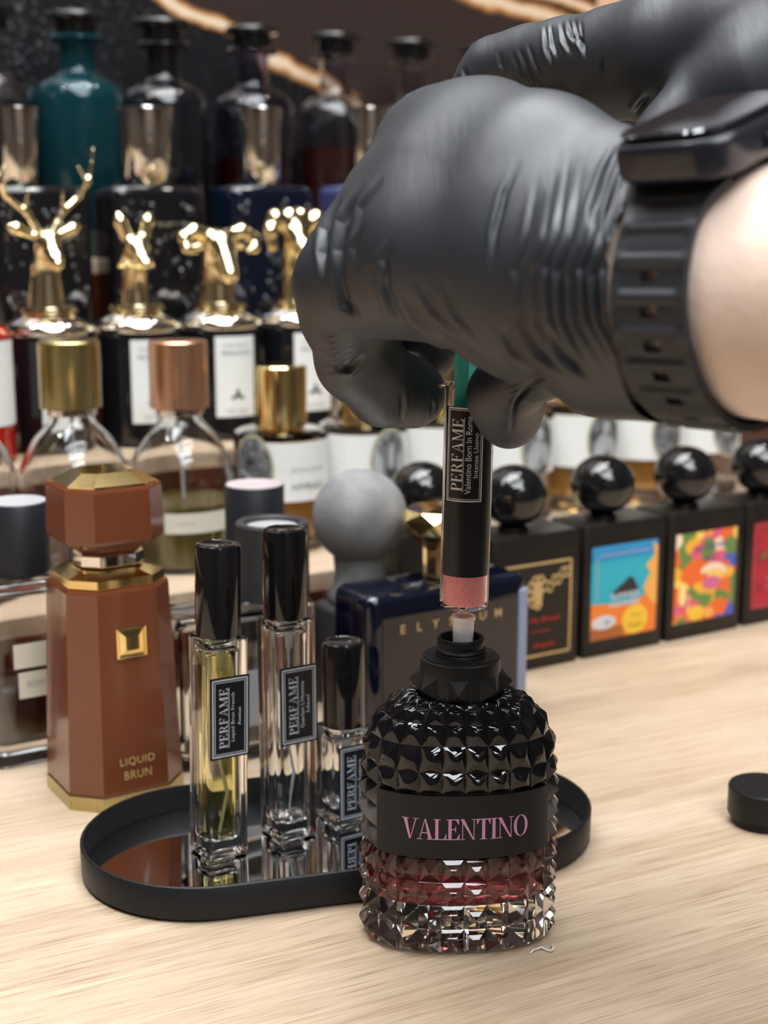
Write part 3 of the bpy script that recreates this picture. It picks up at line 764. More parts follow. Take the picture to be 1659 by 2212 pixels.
# --- navy and clear bottle with a faceted gold cap
el_l = onv(800, 1400, .64).dot(U); el_r = onv(1146, 1400, .64).dot(U); EW = el_r-el_l; eh = .0865
M['elface'] = mat('smoked_front_panel', (.035, .028, .026), .25)
el = thing('perfume_bottle', 'wide navy glass bottle with spaced gold lettering and faceted gold cap', 'perfume bottle', uv((el_l+el_r)/2, .664), ROW)
ED = .044
G().prism(rrect(EW, ED, .008, 6), 0, eh, .006, 4).build('glass_body', M['glass_navy'], el, 40)
G().prism(rrect(EW*1.0, ED*.98, .008, 6), 0, .001).build('foot', M['glass_grey'], el)
pn = G().box(-EW/2+.009, EW/2-.011, -ED/2-.0007, -ED/2-.0001, .010, eh-.013).build('front_panel', M['elface'], el)
G().prism(rrect(.0085, .010, .003, 4, (EW/2-.0048, -ED/2+.0042)), .003, eh-.008, .002).build('clear_edge', mat('pale_blue_glass_edge', (.25, .29, .42), .1), el, 40)
for i, ch in enumerate('ELYSIUM'):
    text(ch, pn, flatfn(-ED/2-.0009, -.034+i*.0102*1.09, eh-.0205), M['gold_dark'], height=.0052, bold=.01)
G().lathe([(.001, eh-.046), (.008, eh-.043), (.0118, eh-.034), (.0118, eh-.026)], 24).build('emblem', mat('dark_violet_emblem', (.01, .008, .05), .3), el) if False else None
text('PARFUM', pn, flatfn(-ED/2-.0009, -.002, eh-.031), M['gold_dark'], height=.0018)
ec = onv(957, 1180, .664).dot(U)-(el_l+el_r)/2
ck_ = G().lathe([(.0115, eh+.0002), (.012, eh+.002), (.0115, eh+.003), (.0118, eh+.018), (.0125, eh+.019)], 10, (ec, 0, 0)).build('cap_stem', M['gold'], el)
# faceted crown: triangles between a small and a large square-ish ring
g = G(); n8 = 8
def rgp(r, z, ph): return [Vector((ec+r*math.cos(2*PI*(j+ph)/n8), r*math.sin(2*PI*(j+ph)/n8), z)) for j in range(n8)]
ra, rb_, rc_, rd = rgp(.012, eh+.0192, 0), rgp(.0235, eh+.0285, .5), rgp(.0262, eh+.0365, 0), rgp(.0225, eh+.0415, .5)
v = ra+rb_+rc_+rd+[Vector((ec, 0, eh+.0425))]; f = [tuple(range(7, -1, -1))]
for lvl, (A0, B0) in enumerate(((0, 8), (8, 16), (16, 24))):
    for j in range(8):
        k = (j+1) % 8
        if lvl % 2 == 0: f += [(A0+j, A0+k, B0+j), (A0+k, B0+k, B0+j)]
        else: f += [(A0+j, A0+k, B0+k), (A0+j, B0+k, B0+j)]
for j in range(8): f.append((24+j, 24+(j+1) % 8, 32))
G().add(v, f).build('cap', M['gold'], el)

# --- small bottles between the counter row and the first riser: round grey stopper; black cylinder cap
gp = onv(777, 1115, .715); zc_ = gp.z
t = thing('perfume_bottle', 'bottle with a big round grey stone-like ball stopper, behind the clear block bottle', 'perfume bottle', (gp.x, gp.y, 0), ROW)
G().prism(rrect(.052, .033, .006), 0, .064, .004).build('body', M['ashcap'], t, 40)
G().lathe([(.019, .0643), (.020, .066), (.0195, .070), (.0165, .074), (.0155, .082), (.0165, zc_-.024)], 40).build('collar', M['ash'], t, 40)
G().sphere((0, 0, zc_), .0290, 56, 32).build('ball_stopper', M['ash'], t, 180)
pp = onv(550, 1100, .742); zt = zat(550, 1046, .742)
t = block_bottle('perfume_bottle', 'dark bottle with a black cylinder cap topped in pale pink', 'perfume bottle', (pp.x, pp.y, 0), ROW, .05, .044, zt-.052, M['glass_grey'], M['plum'], zt-.07, wall=.004)
G().lathe([(.0172, zt-.0518), (.018, zt-.051), (.018, zt-.0008), (.0174, zt)], 48).build('cap', M['darkcap'], t, 40)
G().lathe([(.0170, zt+.0001), (.0168, zt+.0005), (.005, zt+.0005), (.004, zt+.0002), (.0001, zt+.0002)], 48).build('cap_disc', M['pinktop'], t, 40)

# --- black cap bottle at the left edge
vL = .736
lp_ = onv(60, 1600, vL); ztop = zat(30, 1083, vL); zcap = zat(30, 1226, vL)
t = block_bottle('perfume_bottle', 'clear bottle of dark plum perfume, tall black cap, far left on the counter', 'perfume bottle', (lp_.x, lp_.y, 0), ROW, .052, .042, zcap-.004, M['glass'], M['plum'], .044, r=.009, wall=.005, floor_=.012)
G().lathe([(.0138, zcap-.0038), (.0145, zcap-.003), (.0165, zcap-.002), (.0165, ztop-.001), (.0158, ztop)], 48, (.001, 0, 0)).build('cap', M['darkcap'], t, 40)
G().lathe([(.0157, ztop+.0001), (.0155, ztop+.0006), (.0001, ztop+.0006)], 48, (.001, 0, 0)).build('cap_disc', M['greytop'], t, 40)
l1 = G().box(-.0115, .0075, -.0216, -.0212, .056, .0695).build('label', M['cream'], t)
l2 = G().box(-.0095, .0085, -.0216, -.0212, .039, .0535).build('label', M['cream'], t)
text('BOIS', l2, flatfn(-.0219, .0, .047), M['inkgrey'], width=.010, height=.003)

# --- black boxes with ball stoppers
v1 = .704; BXW, BXD, BXH = .0725, .0395, .0925
uR = onz(1247, 1427, 0).dot(U); STEPU = .0765
def poly(pts, y, z0=0.0): return [Vector((a, y, b+z0)) for a, b in pts]
def ball_bottle(k, label, art):
    t = thing('perfume_bottle', label, 'perfume bottle', uv(uR-BXW/2+k*STEPU, v1+BXD/2), ROW, 'black square bottles with ball stoppers')
    if k < 0: t.location = at(928, 1090, .7655)
    G().prism(rrect(BXW, BXD, .003, 3), 0, BXH, .0015, 2).build('body', M['black_box'], t, 40)
    G().lathe([(.0105, BXH+.0001), (.011, BXH+.001), (.0105, BXH+.003), (.0085, BXH+.004)], 32, (-.006, 0, 0)).build('collar', M['black_gloss'], t, 40)
    G().sphere((-.006, 0, BXH+.0235), .0222, 48, 28, .93).build('ball_stopper', M['black_gloss'], t, 180)
    y = -BXD/2-.0004
    if art: art(t, y)
    return t
def rect(x0, x1, z0, z1): return [(x0, z0), (x1, z0), (x1, z1), (x0, z1)]
def panel(t, y, name, pts, m): return G().add([Vector((a, y, b)) for a, b in pts]+[Vector((a, y+.00025, b)) for a, b in pts], [tuple(range(len(pts))), tuple(range(2*len(pts)-1, len(pts)-1, -1))]+[(i, i+len(pts), (i+1) % len(pts)+len(pts), (i+1) % len(pts)) for i in range(len(pts))]).build(name, m, t)
LX0, LX1, LZ0, LZ1 = -.0305, .0285, .012, .0775
def circ(cx_, cz_, rx, rz, n=28): return [(cx_+rx*math.cos(2*PI*i/n), cz_+rz*math.sin(2*PI*i/n)) for i in range(n)]
def art_gold(t, y):
    lab = panel(t, y, 'label', rect(LX0, LX1, LZ0-.003, LZ1-.004), M['black_box'])
    for a, b, c, d in ((LX0, LX1, LZ1-.0055, LZ1-.004), (LX0, LX1, LZ0-.003, LZ0-.0015), (LX0, LX0+.0015, LZ0-.003, LZ1-.004), (LX1-.0015, LX1, LZ0-.003, LZ1-.004)):
        panel(lab, y-.0004, 'frame_bar', rect(a, b, c, d), M['gold_dark'])
    g = G()
    for k in range(7):
        a = R(30+k*40); cx_, cz_ = .0+.0062*math.cos(a), .0535+.0078*math.sin(a); n = 16
        ring = [[Vector((cx_+rr*math.cos(2*PI*i/n), y-.0005, cz_+rr*1.2*math.sin(2*PI*i/n))) for i in range(n)] for rr in (.0022, .0036)]
        g.rings(ring, False, False)
    for k in range(5):
        cx_, cz_ = .010+.0036*k, .056+.0022*k+(.002 if k % 2 else 0); n = 14
        g.rings([[Vector((cx_+rr*math.cos(2*PI*i/n), y-.0005, cz_+rr*1.5*math.sin(2*PI*i/n))) for i in range(n)] for rr in (.0017, .0027)], False, False)
    g.add([Vector((a, y-.0004, b)) for a, b in circ(0, .053, .0042, .009, 20)], [tuple(range(20))])
    g.build('emblem', M['gold_dark'], lab)
    text('My Blood', lab, flatfn(y-.0005, .006, .034), M['redink'], width=.024, height=.0042)
    text('perfume', lab, flatfn(y-.0005, .003, .0265), M['redink'], width=.017, height=.002)
    text('Angela', lab, flatfn(y-.0005, .006, .0165), M['redink'], width=.018, height=.004)
def pcol(n, c, r=.5): return mat(n, c, r)
P_ = dict(turq=pcol('turquoise_print', (.03, .42, .55)), blue=pcol('sky_blue_print', (.03, .28, .6)), orange=pcol('orange_print', (.85, .22, .03)), yel=pcol('yellow_print', (.9, .55, .05)), lor=pcol('light_orange_print', (.9, .42, .1)),
          brown=pcol('rust_print', (.4, .12, .03)), cloud=pcol('cloud_print', (.65, .66, .72)), mount=pcol('dark_hill_print', (.03, .025, .03)))
def art_summer(t, y):
    lab = panel(t, y, 'label', rect(LX0, LX1, LZ0, LZ1), P_['turq'])
    panel(lab, y-.0003, 'sky', rect(LX0, LX1, LZ1-.010, LZ1), P_['blue'])
    panel(lab, y-.0004, 'ground', [(LX0, LZ0), (LX1, LZ0), (LX1, .062), (.021, .058), (.023, .050), (.017, .046), (.019, .040), (.006, .034), (-.012, .036), (LX0, .038)], P_['orange'])
    panel(lab, y-.0005, 'flame', [(LX1, .030), (LX1, .073), (.024, .076), (.0255, .066), (.018, .060), (.022, .054), (.016, .044), (.021, .036)], P_['lor'])
    panel(lab, y-.0006, 'hill', [(-.012, .044), (.004, .054), (.007, .052), (.012, .044), (.008, .041), (-.006, .041)], P_['mount'])
    panel(lab, y-.0006, 'ground_strip', rect(LX0, -.001, LZ0, LZ0+.008), P_['brown'])
    panel(lab, y-.0007, 'cloud', circ(-.019, .024, .0105, .0048)[:], P_['cloud'])
    panel(lab, y-.0008, 'sun', circ(.009, .0225, .0115, .0105), P_['yel'])
    text('SUMMER\nHAMMER', lab, flatfn(y-.0010, -.001, .0385), M['whiteink'], width=.027, height=.010)
    text('Perfume', lab, flatfn(y-.0010, .010, .026), M['ink'], width=.010, height=.0016)
    text('Angela', lab, flatfn(y-.0010, .009, .0185), M['ink'], width=.013, height=.003)
    text('50', lab, flatfn(y-.0010, -.016, .024), M['ink'], width=.005, height=.0025)
    g = G()
    for a, b, c, d in ((-.024, .022, .0712, .0716), (-.026, -.0256, .040, .070)): g.add([Vector((q[0], y-.0006, q[1])) for q in rect(a, b, c, d)], [(0, 1, 2, 3)])
    g.build('border_line', P_['lor'], lab)
def floral():
    m = mat('fruit_and_flower_print', (.8, .4, .1), .5); nt, b = nodes(m); tc = N(nt, 'ShaderNodeTexCoord')
    nz = N(nt, 'ShaderNodeTexNoise', i_Vector=tc.outputs['Object'], i_Scale=60.0, i_Detail=2.0)
    ad = N(nt, 'ShaderNodeMix', data_type='RGBA'); ad.inputs[0].default_value = .015
    nt.links.new(tc.outputs['Object'], ad.inputs[6]); nt.links.new(nz.outputs['Color'], ad.inputs[7])
    vo = N(nt, 'ShaderNodeTexVoronoi', i_Vector=ad.outputs[2], i_Scale=90.0)
    sp = N(nt, 'ShaderNodeSeparateColor', i_Color=vo.outputs['Color'])
    c1 = ramp(nt, sp.outputs[0], [(0, (.85, .15, .03)), (.22, (.9, .45, .04)), (.42, (.95, .65, .15)), (.58, (.75, .12, .2)), (.72, (.95, .75, .55)), (.82, (.15, .25, .06)), (.92, (.08, .12, .45))])
    nt.links.new(c1, b.inputs['Base Color'])
    for n in nt.nodes:
        if n.bl_idname == 'ShaderNodeValToRGB': n.color_ramp.interpolation = 'CONSTANT'
    return m
def art_floral(t, y):
    lab = panel(t, y, 'label', rect(LX0, LX1, LZ0, LZ1), floral())
    g = G(); cx_, cz_ = .006, .046; n = 20; pts = []
    for i in range(n+1): a = R(-10+170*i/n); pts.append((cx_+.013*math.cos(a), cz_+.0075*math.sin(a)))
    for i in range(n+1): a = R(160-170*i/n); pts.append((cx_+.011*math.cos(a), cz_-.002+.0045*math.sin(a)))
    panel(lab, y-.0004, 'arch', pts, mat('cream_print', (.9, .72, .55), .5))
    panel(lab, y-.0004, 'fruit', circ(-.023, .032, .0035, .007), mat('pale_yellow_print', (.95, .75, .3), .5))
    panel(lab, y-.0005, 'fruit', circ(-.010, .018, .007, .0055), P_['yel'])
    panel(lab, y-.0005, 'fruit', circ(.003, .017, .005, .004), P_['lor'])
    panel(lab, y-.0004, 'blossom', circ(.005, .039, .009, .005), mat('rose_print', (.65, .15, .3), .5))
    text('Van Kanoga', lab, flatfn(y-.0007, .002, .066, .08), mat('violet_print', (.15, .08, .35), .5), width=.034, height=.006)
    text('of life', lab, flatfn(y-.0007, .002, .058), mat('violet_print', (.15, .08, .35), .5), width=.013, height=.004)
def art_red(t, y):
    lab = panel(t, y, 'label', rect(LX0, LX1, LZ0, LZ1), noisy(mat('crimson_print', (.38, .015, .035), .4), 90, .25))
    for a, b, c, d in ((LX0+.001, LX1-.001, LZ1-.0022, LZ1-.0012), (LX0+.001, LX1-.001, LZ0+.0012, LZ0+.0022), (LX0+.001, LX0+.002, LZ0+.0012, LZ1-.0012)):
        panel(lab, y-.0004, 'frame_bar', rect(a, b, c, d), mat('faded_rose_print', (.5, .08, .1), .5))
    panel(lab, y-.0004, 'leaf', [(-.024, .05), (-.019, .054), (-.016, .056), (-.018, .051)], mat('green_print', (.08, .2, .05), .5))
    text('Cherry', lab, flatfn(y-.0006, -.004, .034), mat('pale_rose_print', (.75, .4, .4), .5), width=.022, height=.004)
    text('perfume', lab, flatfn(y-.0006, -.003, .028), mat('pale_rose_print', (.75, .4, .4), .5), width=.024, height=.0025)
ball_bottle(-1, 'black square bottle with a glossy ball stopper, mostly hidden behind the syringe', None)
ball_bottle(0, 'black square ball stopper bottle with a gold framed label and red script', art_gold)
ball_bottle(1, 'black square ball stopper bottle with a turquoise and orange summer label', art_summer)
ball_bottle(2, 'black square ball stopper bottle with a colourful fruit and flower label', art_floral)
ball_bottle(3, 'black square ball stopper bottle with a crimson label, at the right edge', art_red)

# ================================================================== FIRST RISER (z .064)
Z1 = .0642; vB = .880
def lathe_bottle(label, p, outer, liquid=None, liq_top=None, wall=.0022, glass='glass', yaw=ROW, group=None, seg=48):
    t = thing('perfume_bottle', label, 'perfume bottle', p, yaw, group)
    g = G().lathe(outer, seg)
    inn = [(max(.0006, r-wall), z) for r, z in outer]; zb = outer[0][1]+wall*2; zt = outer[-1][1]-.001
    inn = [(r, min(max(z, zb), zt)) for r, z in inn]
    g.merge(G().lathe(inn, seg).flip()); g.build('glass_body', M[glass], t, 50)
    if liquid:
        li = [(max(.0005, r-.0004), z+.0003) for r, z in inn if z < liq_top]; rl = li[-1][0]
        for (r0, z0), (r1, z1) in zip(inn, inn[1:]):
            if z0 <= liq_top < z1: rl = r0+(r1-r0)*(liq_top-z0)/(z1-z0)-.0004
        li.append((rl, liq_top)); G().lathe(li, seg).build('perfume', M[liquid], t, 50)
    return t
def domed(label, px, capm, liquid, lt, lab=False):
    p = at(px, 1000, .862, Z1); h = zat(px, 880, .862)-Z1; ht = zat(px, 735, .862)-Z1; r = .0365
    out = [(r-.003, 0), (r-.0006, .001), (r, .004), (r, h-.054), (r-.0006, h-.046), (r-.003, h-.036), (r-.007, h-.027), (r-.0125, h-.0185), (.0175, h-.0118), (.0152, h-.0090), (.0145, h-.006), (.0145, h-.001)]
    t = lathe_bottle(label, p, out, liquid, lt, glass='glass')
    G().lathe([(.0175, h), (.0195, h+.0005), (.0195, ht-.0008), (.0187, ht)], 48).build('cap', capm, t, 40)
    G().lathe([(.0150, h-.0046), (.0162, h-.004), (.0162, h-.0006), (.015, h-.0004)], 32).build('neck_ring', M['chrome'], t, 40)
    G().tube([(0, 0, h-.003), (0.001, 0, h*.5), (.004, 0, .008)], .0012, 8).build('dip_tube', M['tube'], t, 180)
    if lab:
        l = wrap(r+.0003, R(-42), R(28), .028, .0415).build('label', M['cream'], t, 180)
        text('sauvage', l, cylfn(r+.0005, R(-18), .035), M['inkgrey'], width=.012, height=.002) if False else text('neutral', l, cylfn(r+.0005, R(-20), .035), M['inkgrey'], width=.012, height=.002)
    return t
domed('clear domed bottle with a brushed olive gold cap, behind the brown octagonal bottle', 159, M['gold_brushed'], None, 0)
domed('domed bottle of olive perfume with a brushed rose gold cap and a cream label', 391, M['rose_brushed'], 'olive', .045, True)
domed('clear domed bottle cut off by the left edge of the picture', -92, M['gold_brushed'], None, 0)
# round bottles with white wrap labels and oval portraits
rz_ = .0338
pH = onv(607, 1000, .879); uH = pH.dot(U)
zl0, zl1 = zat(607, 1085, .85)-Z1, zat(607, 957, .85)-Z1
hB = zat(607, 925, .879)-Z1; hC = zat(607, 788, .879)-Z1
M['oval'] = None
def engraving(seed):
    m = mat('engraving_print', (.4, .4, .4), .6); nt, b = nodes(m); tc = N(nt, 'ShaderNodeTexCoord')
    mp = N(nt, 'ShaderNodeMapping', i_Vector=tc.outputs['Object'], i_Location=(seed*.37, seed*.71, seed*.13))
    nz = N(nt, 'ShaderNodeTexNoise', i_Vector=mp.outputs[0], i_Scale=95.0, i_Detail=5.0, i_Distortion=1.2)
    nt.links.new(ramp(nt, nz.outputs[0], [(.3, (.02, .02, .022)), (.5, (.13, .13, .135)), (.72, (.42, .43, .44))]), b.inputs['Base Color']); return m
def wrap_bottle(k, label, oval_a, title, art, liquid='amber'):
    t = thing('perfume_bottle', label, 'perfume bottle', uv(uH+k*.0685, .879, Z1), ROW, 'round bottles with white wrap labels')
    g = G().lathe([(rz_-.003, 0), (rz_-.0005, .001), (rz_, .003), (rz_, hB-.004), (rz_-.001, hB-.0015), (rz_-.004, hB)], 56)
    g.merge(G().lathe([(rz_-.006, .010), (rz_-.004, .012), (rz_-.004, hB-.006), (rz_-.007, hB-.005)], 56).flip()); g.build('glass_body', M['glass'], t, 40)
    if liquid: G().lathe([(rz_-.0063, .0105), (rz_-.0044, .0125), (rz_-.0044, hB-.0072), (rz_-.006, hB-.0070)], 56).build('perfume', M[liquid], t, 40)
    G().lathe([(.0165, hB+.0001), (.0175, hB+.001), (.0175, hB+.003), (.019, hB+.0035), (.019, hC-.001), (.018, hC)], 48).build('cap', M['gold'], t, 40)
    lb = wrap(rz_+.0003, R(-78), R(84), zl0, zl1, 40).build('label', M['paper'], t, 180)
    zc = (zl0+zl1)/2; ca = R(oval_a); oh = (zl1-zl0)*.56; ow = .0148
    def disc(fn, rx, rz, n=36): return G().add([fn(rx*math.cos(2*PI*i/n), rz*math.sin(2*PI*i/n)) for i in range(n)]+[fn(0, 0)], [(i, (i+1) % n, n) for i in range(n)])
    ob = disc(cylfn(rz_+.0007, ca, zc+.001), ow*1.10, oh*1.08).build('portrait_border', mat('pale_gold_print', (.55, .5, .34), .5), lb)
    op = disc(cylfn(rz_+.0011, ca, zc+.001), ow, oh).build('portrait', engraving(k+2), ob)
    if art: art(ob, cylfn(rz_+.0014, ca, zc+.001), ow, oh)
    if title:
        text(title[0], lb, cylfn(rz_+.0006, R(title[2]), zc+.0015), M['inkgrey'], width=title[1]*1.1, height=.0026)
        text(title[3], lb, cylfn(rz_+.0006, R(title[2]), zc-.0105), M['ink'], width=title[1], height=.0048)
    return t
def blob(fn, x, z, rx, rz, n=18, rot=0):
    c, s_ = math.cos(rot), math.sin(rot)
    return G().add([fn(x+rx*math.cos(2*PI*i/n)*c-rz*math.sin(2*PI*i/n)*s_, z+rx*math.cos(2*PI*i/n)*s_+rz*math.sin(2*PI*i/n)*c) for i in range(n)], [tuple(range(n))])
pale = mat('pale_grey_print', (.42, .44, .45), .6); darkp = mat('dark_grey_print', (.05, .05, .055), .6); midp = mat('mid_grey_print', (.2, .2, .21), .6)
def art_cow(ob, fn, w_, h_):
    blob(fn, 0, .0, w_*.97, h_*.97, 30).build('portrait_ground', pale, ob)
    f2 = lambda a, b: fn(a, b)*1.0+Vector((0, -.0002, 0)); f3 = lambda a, b: fn(a, b)+Vector((0, -.0004, 0))
    g = G(); 
    for s_ in (-1, 1): g.merge(blob(f2, s_*.0085, .0095, .0026, .0042, rot=-s_*.3))
    g.merge(blob(f2, 0, .002, .0062, .013)); g.merge(blob(f2, .003, -.014, .010, .007)); g.build('animal_head', midp, ob)
    blob(f3, 0, .004, .0022, .010).build('animal_blaze', pale, ob); blob(f3, 0, -.007, .0045, .004).build('animal_muzzle', darkp, ob)
wrap_bottle(0, 'round white labelled bottle of amber perfume with a tall polished gold cap', -62, ('ZOOLOGIST', .026, 8, 'HYRAX'), None)
wrap_bottle(1, 'round white labelled bottle with an oval portrait of a cow, behind the grey ball stopper', 5, ('COW', .006, 50, 'COW'), art_cow, None)
def art_pale(ob, fn, w_, h_):
    f2 = lambda a, b: fn(a, b)+Vector((0, -.0002, 0))
    g = G(); g.merge(blob(f2, 0, .010, .004, .005)); g.merge(blob(f2, -.005, -.006, .006, .012, rot=-.3)); g.merge(blob(f2, .006, -.006, .005, .010, rot=.4)); g.build('pale_figure', pale, ob)
wrap_bottle(2, 'round white labelled bottle hidden behind the syringe and the thumb of the glove', 0, None, None, None)
wrap_bottle(3, 'round white labelled bottle with an oval portrait, nearest to the right of the syringe', 3, None, art_pale, None)
wrap_bottle(4, 'round white labelled bottle with an oval portrait, above the turquoise label box', 0, None, art_pale, 'amber')
wrap_bottle(5, 'round white labelled bottle with a dark oval portrait, above the fruit label box', 0, None, None, 'amber')
wrap_bottle(6, 'round white labelled bottle, last on the right beside the bare forearm', 0, None, None, None)

# ================================================================== THIRD RISER: blocky bottles with tapered chrome stoppers
Z3 = .1954; vD = 1.122
def chrome_bottle(px, w_px, glass, label, capw=.047, cap_px=0, navy=False):
    p = at(px, 500, vD, Z3); h = zat(px, 402, vD)-Z3; d = depth((p.x, p.y, .3)); w_ = .083
    t = thing('perfume_bottle', label, 'perfume bottle', p, ROW, 'blocky bottles with tapered chrome stoppers')
    g = G(); g.prism(rrect(w_, .052, .012, 5), 0, h, .008, 5)
    # pressed relief on the front
    r_ = G(); rnd = random.Random(px)
    for i in range(60):
        x, z = rnd.uniform(-.034, .034), rnd.uniform(.02, h-.014); s_ = rnd.uniform(.0012, .0030)
        g.sphere((x, -.0262, z), s_, 8, 5, rnd.uniform(.8, 1.8))
    g.build('glass_body', M[glass], t, 40)
    hc = zat(px, 233, vD)-Z3; cx_ = cap_px
    G().lathe([(capw*.40, h+.0001), (capw*.42, h+.0015), (capw*.5, hc-.002), (capw*.49, hc-.0004), (capw*.46, hc)], 48, (cx_, 0, 0)).build('stopper', M['chrome'], t, 40)
    return t
chrome_bottle(322, 240, 'glass_black', 'blocky black glass bottle with a tapered chrome stopper, behind the second gold animal head')
chrome_bottle(565, 240, 'glass_navy', 'blocky navy glass bottle with a tapered chrome stopper, behind the horned gold head', capw=.040)
M['violet'] = mat('violet_blue_glass', (.05, .06, .16), .1, coat=.3)
chrome_bottle(795, 240, 'violet', 'blocky violet blue bottle with a chrome stopper, half hidden by the glove', capw=.036)
chrome_bottle(75, 240, 'glass_black', 'blocky black bottle with a chrome stopper, at the left edge behind the antlers', capw=.034, cap_px=-.010)
# a dark cylinder cap in front of them, left, behind the antlers
p = at(110, 600, 1.005+.02, .1304); zt = zat(110, 385, 1.02)
pC = at(112, 500, 1.072+.0, .1954)

# ================================================================== TOP RISER: apothecary bottles
Z4 = .2624; vE = 1.265
def apothecary(px, label, glass, liquid=None, lt=.08, opaque=False):
    p = at(px, 200, vE, Z4); zt = zat(px, 42+ (px-345)*.083, vE)-Z4; h = zat(px, 200+(px-345)*.075, vE)-Z4
    r = .0405; hn = zt-.020
    out = [(r-.003, 0), (r, .003), (r, h-.012), (r-.0015, h-.006), (r-.006, h+.001), (r-.014, h+.0065), (r-.022, h+.0095), (.0165, h+.0125), (.0155, h+.016), (.0155, hn-.006), (.0235, hn-.0055), (.0255, hn-.003), (.0235, hn-.0005), (.0155, hn)]
    if opaque:
        t = thing('perfume_bottle', label, 'perfume bottle', p, ROW, 'round shouldered apothecary bottles'); G().lathe(out, 56).build('glass_body', M[glass], t, 50)
    else:
        t = lathe_bottle(label, p, out, liquid, lt, glass=glass, group='round shouldered apothecary bottles')
    G().lathe([(.0175, hn+.0003), (.0185, hn+.001), (.0185, zt-.007), (.0250, zt-.0065), (.0262, zt-.0050), (.0262, zt-.0036), (.0252, zt-.0014), (.0235, zt-.0003), (.021, zt)], 48).build('stopper', M['black_gloss'], t, 40)
    return t
apothecary(-24, 'clear apothecary bottle with a flat black stopper, cut off by the left edge', 'glass_grey', 'plum', .06)
apothecary(170, 'teal glass apothecary bottle with a flat black stopper, top row', 'glass_teal', None)
apothecary(355, 'black glass apothecary bottle with a flat black stopper, top row right of the teal one', 'glass_black', opaque=True)
apothecary(546, 'lilac tinted apothecary bottle with dark red perfume, top row', 'glass_lilac', 'redliq', zat(546, 340, 1.23)-Z4)
apothecary(724, 'clear apothecary bottle with red brown perfume, top row', 'glass_grey', 'brownliq', zat(724, 318, 1.23)-Z4)
apothecary(888, 'clear apothecary bottle at the edge of the glove, top row', 'glass_grey', 'brownliq', .085)
apothecary(1048, 'clear apothecary bottle almost hidden behind the gloved hands', 'glass_grey', None)

# ================================================================== SECOND RISER: black bottles with gold animal heads
Z2 = .1304; vC = .985
uD = at(113, 800, vC).dot(U)
def gold_mesh(name, prims, parent, k=.005, h=.0011):
    v, f = blend_body(prims, h, k); v = relax(v, f, 1, .5)
    return mesh_obj(name, v, f, M['gold_head'], parent, 180)
M['gold_head'] = noisy(mat('bright_gold', (1.0, .86, .56), .12, metal=1), 60, .05)
zsh = zat(113, 712, vC)-Z2; zst = zat(113, 672, vC)-Z2; ztop_ = zat(113, 325, vC)-Z2
def head_bottle(k, label, liq=None):
    t = thing('perfume_bottle', label, 'perfume bottle', uv(uD+k*.0672, vC, Z2), ROW, 'black bottles with gold animal head stoppers')
    r = .031
    g = G().lathe([(r-.003, 0), (r, .002), (r, zsh-.006), (r-.0005, zsh-.004)], 48); g.build('body', M['glass_black'], t, 40)
    G().lathe([(r-.0004, zsh-.0038), (r+.0012, zsh-.002), (r+.0008, zsh+.002), (r-.003, zsh+.006), (r-.010, zsh+.0095), (.018, zsh+.012)], 48).build('shoulder', M['chrome'], t, 50)
    G().lathe([(.0195, zsh+.0122), (.021, zsh+.0135), (.0205, zsh+.016), (.0165, zst+.001), (.0155, zst+.003)], 40).build('stopper_base', M['gold_head'], t, 50)
    lb = wrap(r+.0003, R(-33), R(27), .018, zsh-.008).build('label', M['paper'], t, 180)
    zc = (zsh+.01)/2
    text('PORTRAITS', lb, cylfn(r+.0006, R(-2), zsh-.015), M['inkgrey'], width=.021, height=.0022)
    text('PENHALIGONS', lb, cylfn(r+.0006, R(-2), zsh-.0205), M['ink'], width=.024, height=.0026)
    text('MR. SAM' if k % 2 == 0 else 'THE TRAGEDY', lb, cylfn(r+.0006, R(-2), .0225), M['inkgrey'], width=.018, height=.0026)
    g = G(); fn = cylfn(r+.0006, R(-2), .0325); g.add([fn(-.006, 0), fn(0, .0035), fn(.006, 0), fn(.003, -.0015), fn(0, .001), fn(-.003, -.0015)], [(0, 5, 4, 1), (1, 4, 3, 2)]); g.merge(blob(fn, 0, .0045, .0014, .0022)); g.build('crest', M['ink'], lb)
    return t, zst+.0025
# heads face roughly to the front (-y), a little towards the camera
def mirror(pr):
    out = []
    for p in pr:
        out.append(p); a, b = p[0], p[1]
        if abs(a[0])+abs(b[0]) > 1e-6: out.append(((-a[0], a[1], a[2]), (-b[0], b[1], b[2]))+tuple(p[2:]))
    return out
def shift(pr, z, s=1.0, dx=0): return [((p[0][0]*s+dx, p[0][1]*s, p[0][2]*s+z), (p[1][0]*s+dx, p[1][1]*s, p[1][2]*s+z), p[2]*s, p[3]*s)+tuple(p[4:]) for p in pr]
# stag: neck, head, long muzzle, ears and branching antlers
stag = mirror([((0, .004, -.002), (0, .002, .030), .0145, .0095), ((0, .002, .030), (0, -.006, .046), .0095, .0090), ((0, -.005, .046), (0, -.020, .034), .0088, .0048), ((0, -.018, .036), (0, -.024, .031), .005, .0042),
    ((.006, 0, .050), (.021, .002, .056), .0030, .0042, .003), ((.021, .002, .056), (.027, .002, .058), .0042, .0010, .003)])
antl = mirror([((.004, 0, .052), (.012, .001, .066), .0028, .0024, .002), ((.012, .001, .066), (.026, .002, .078), .0024, .0022, .002), ((.026, .002, .078), (.0345, .002, .090), .0022, .0018, .002), ((.0345, .002, .090), (.0385, .002, .112), .0018, .0009, .002),
    ((.013, .001, .067), (.0125, -.003, .082), .0018, .0008, .002), ((.0335, .002, .088), (.0265, .001, .099), .0017, .0008, .002), ((.027, .002, .079), (.030, -.005, .090), .0015, .0007, .002)])
t, z0 = head_bottle(0, 'black bottle with a gold antlered stag head stopper, leftmost')
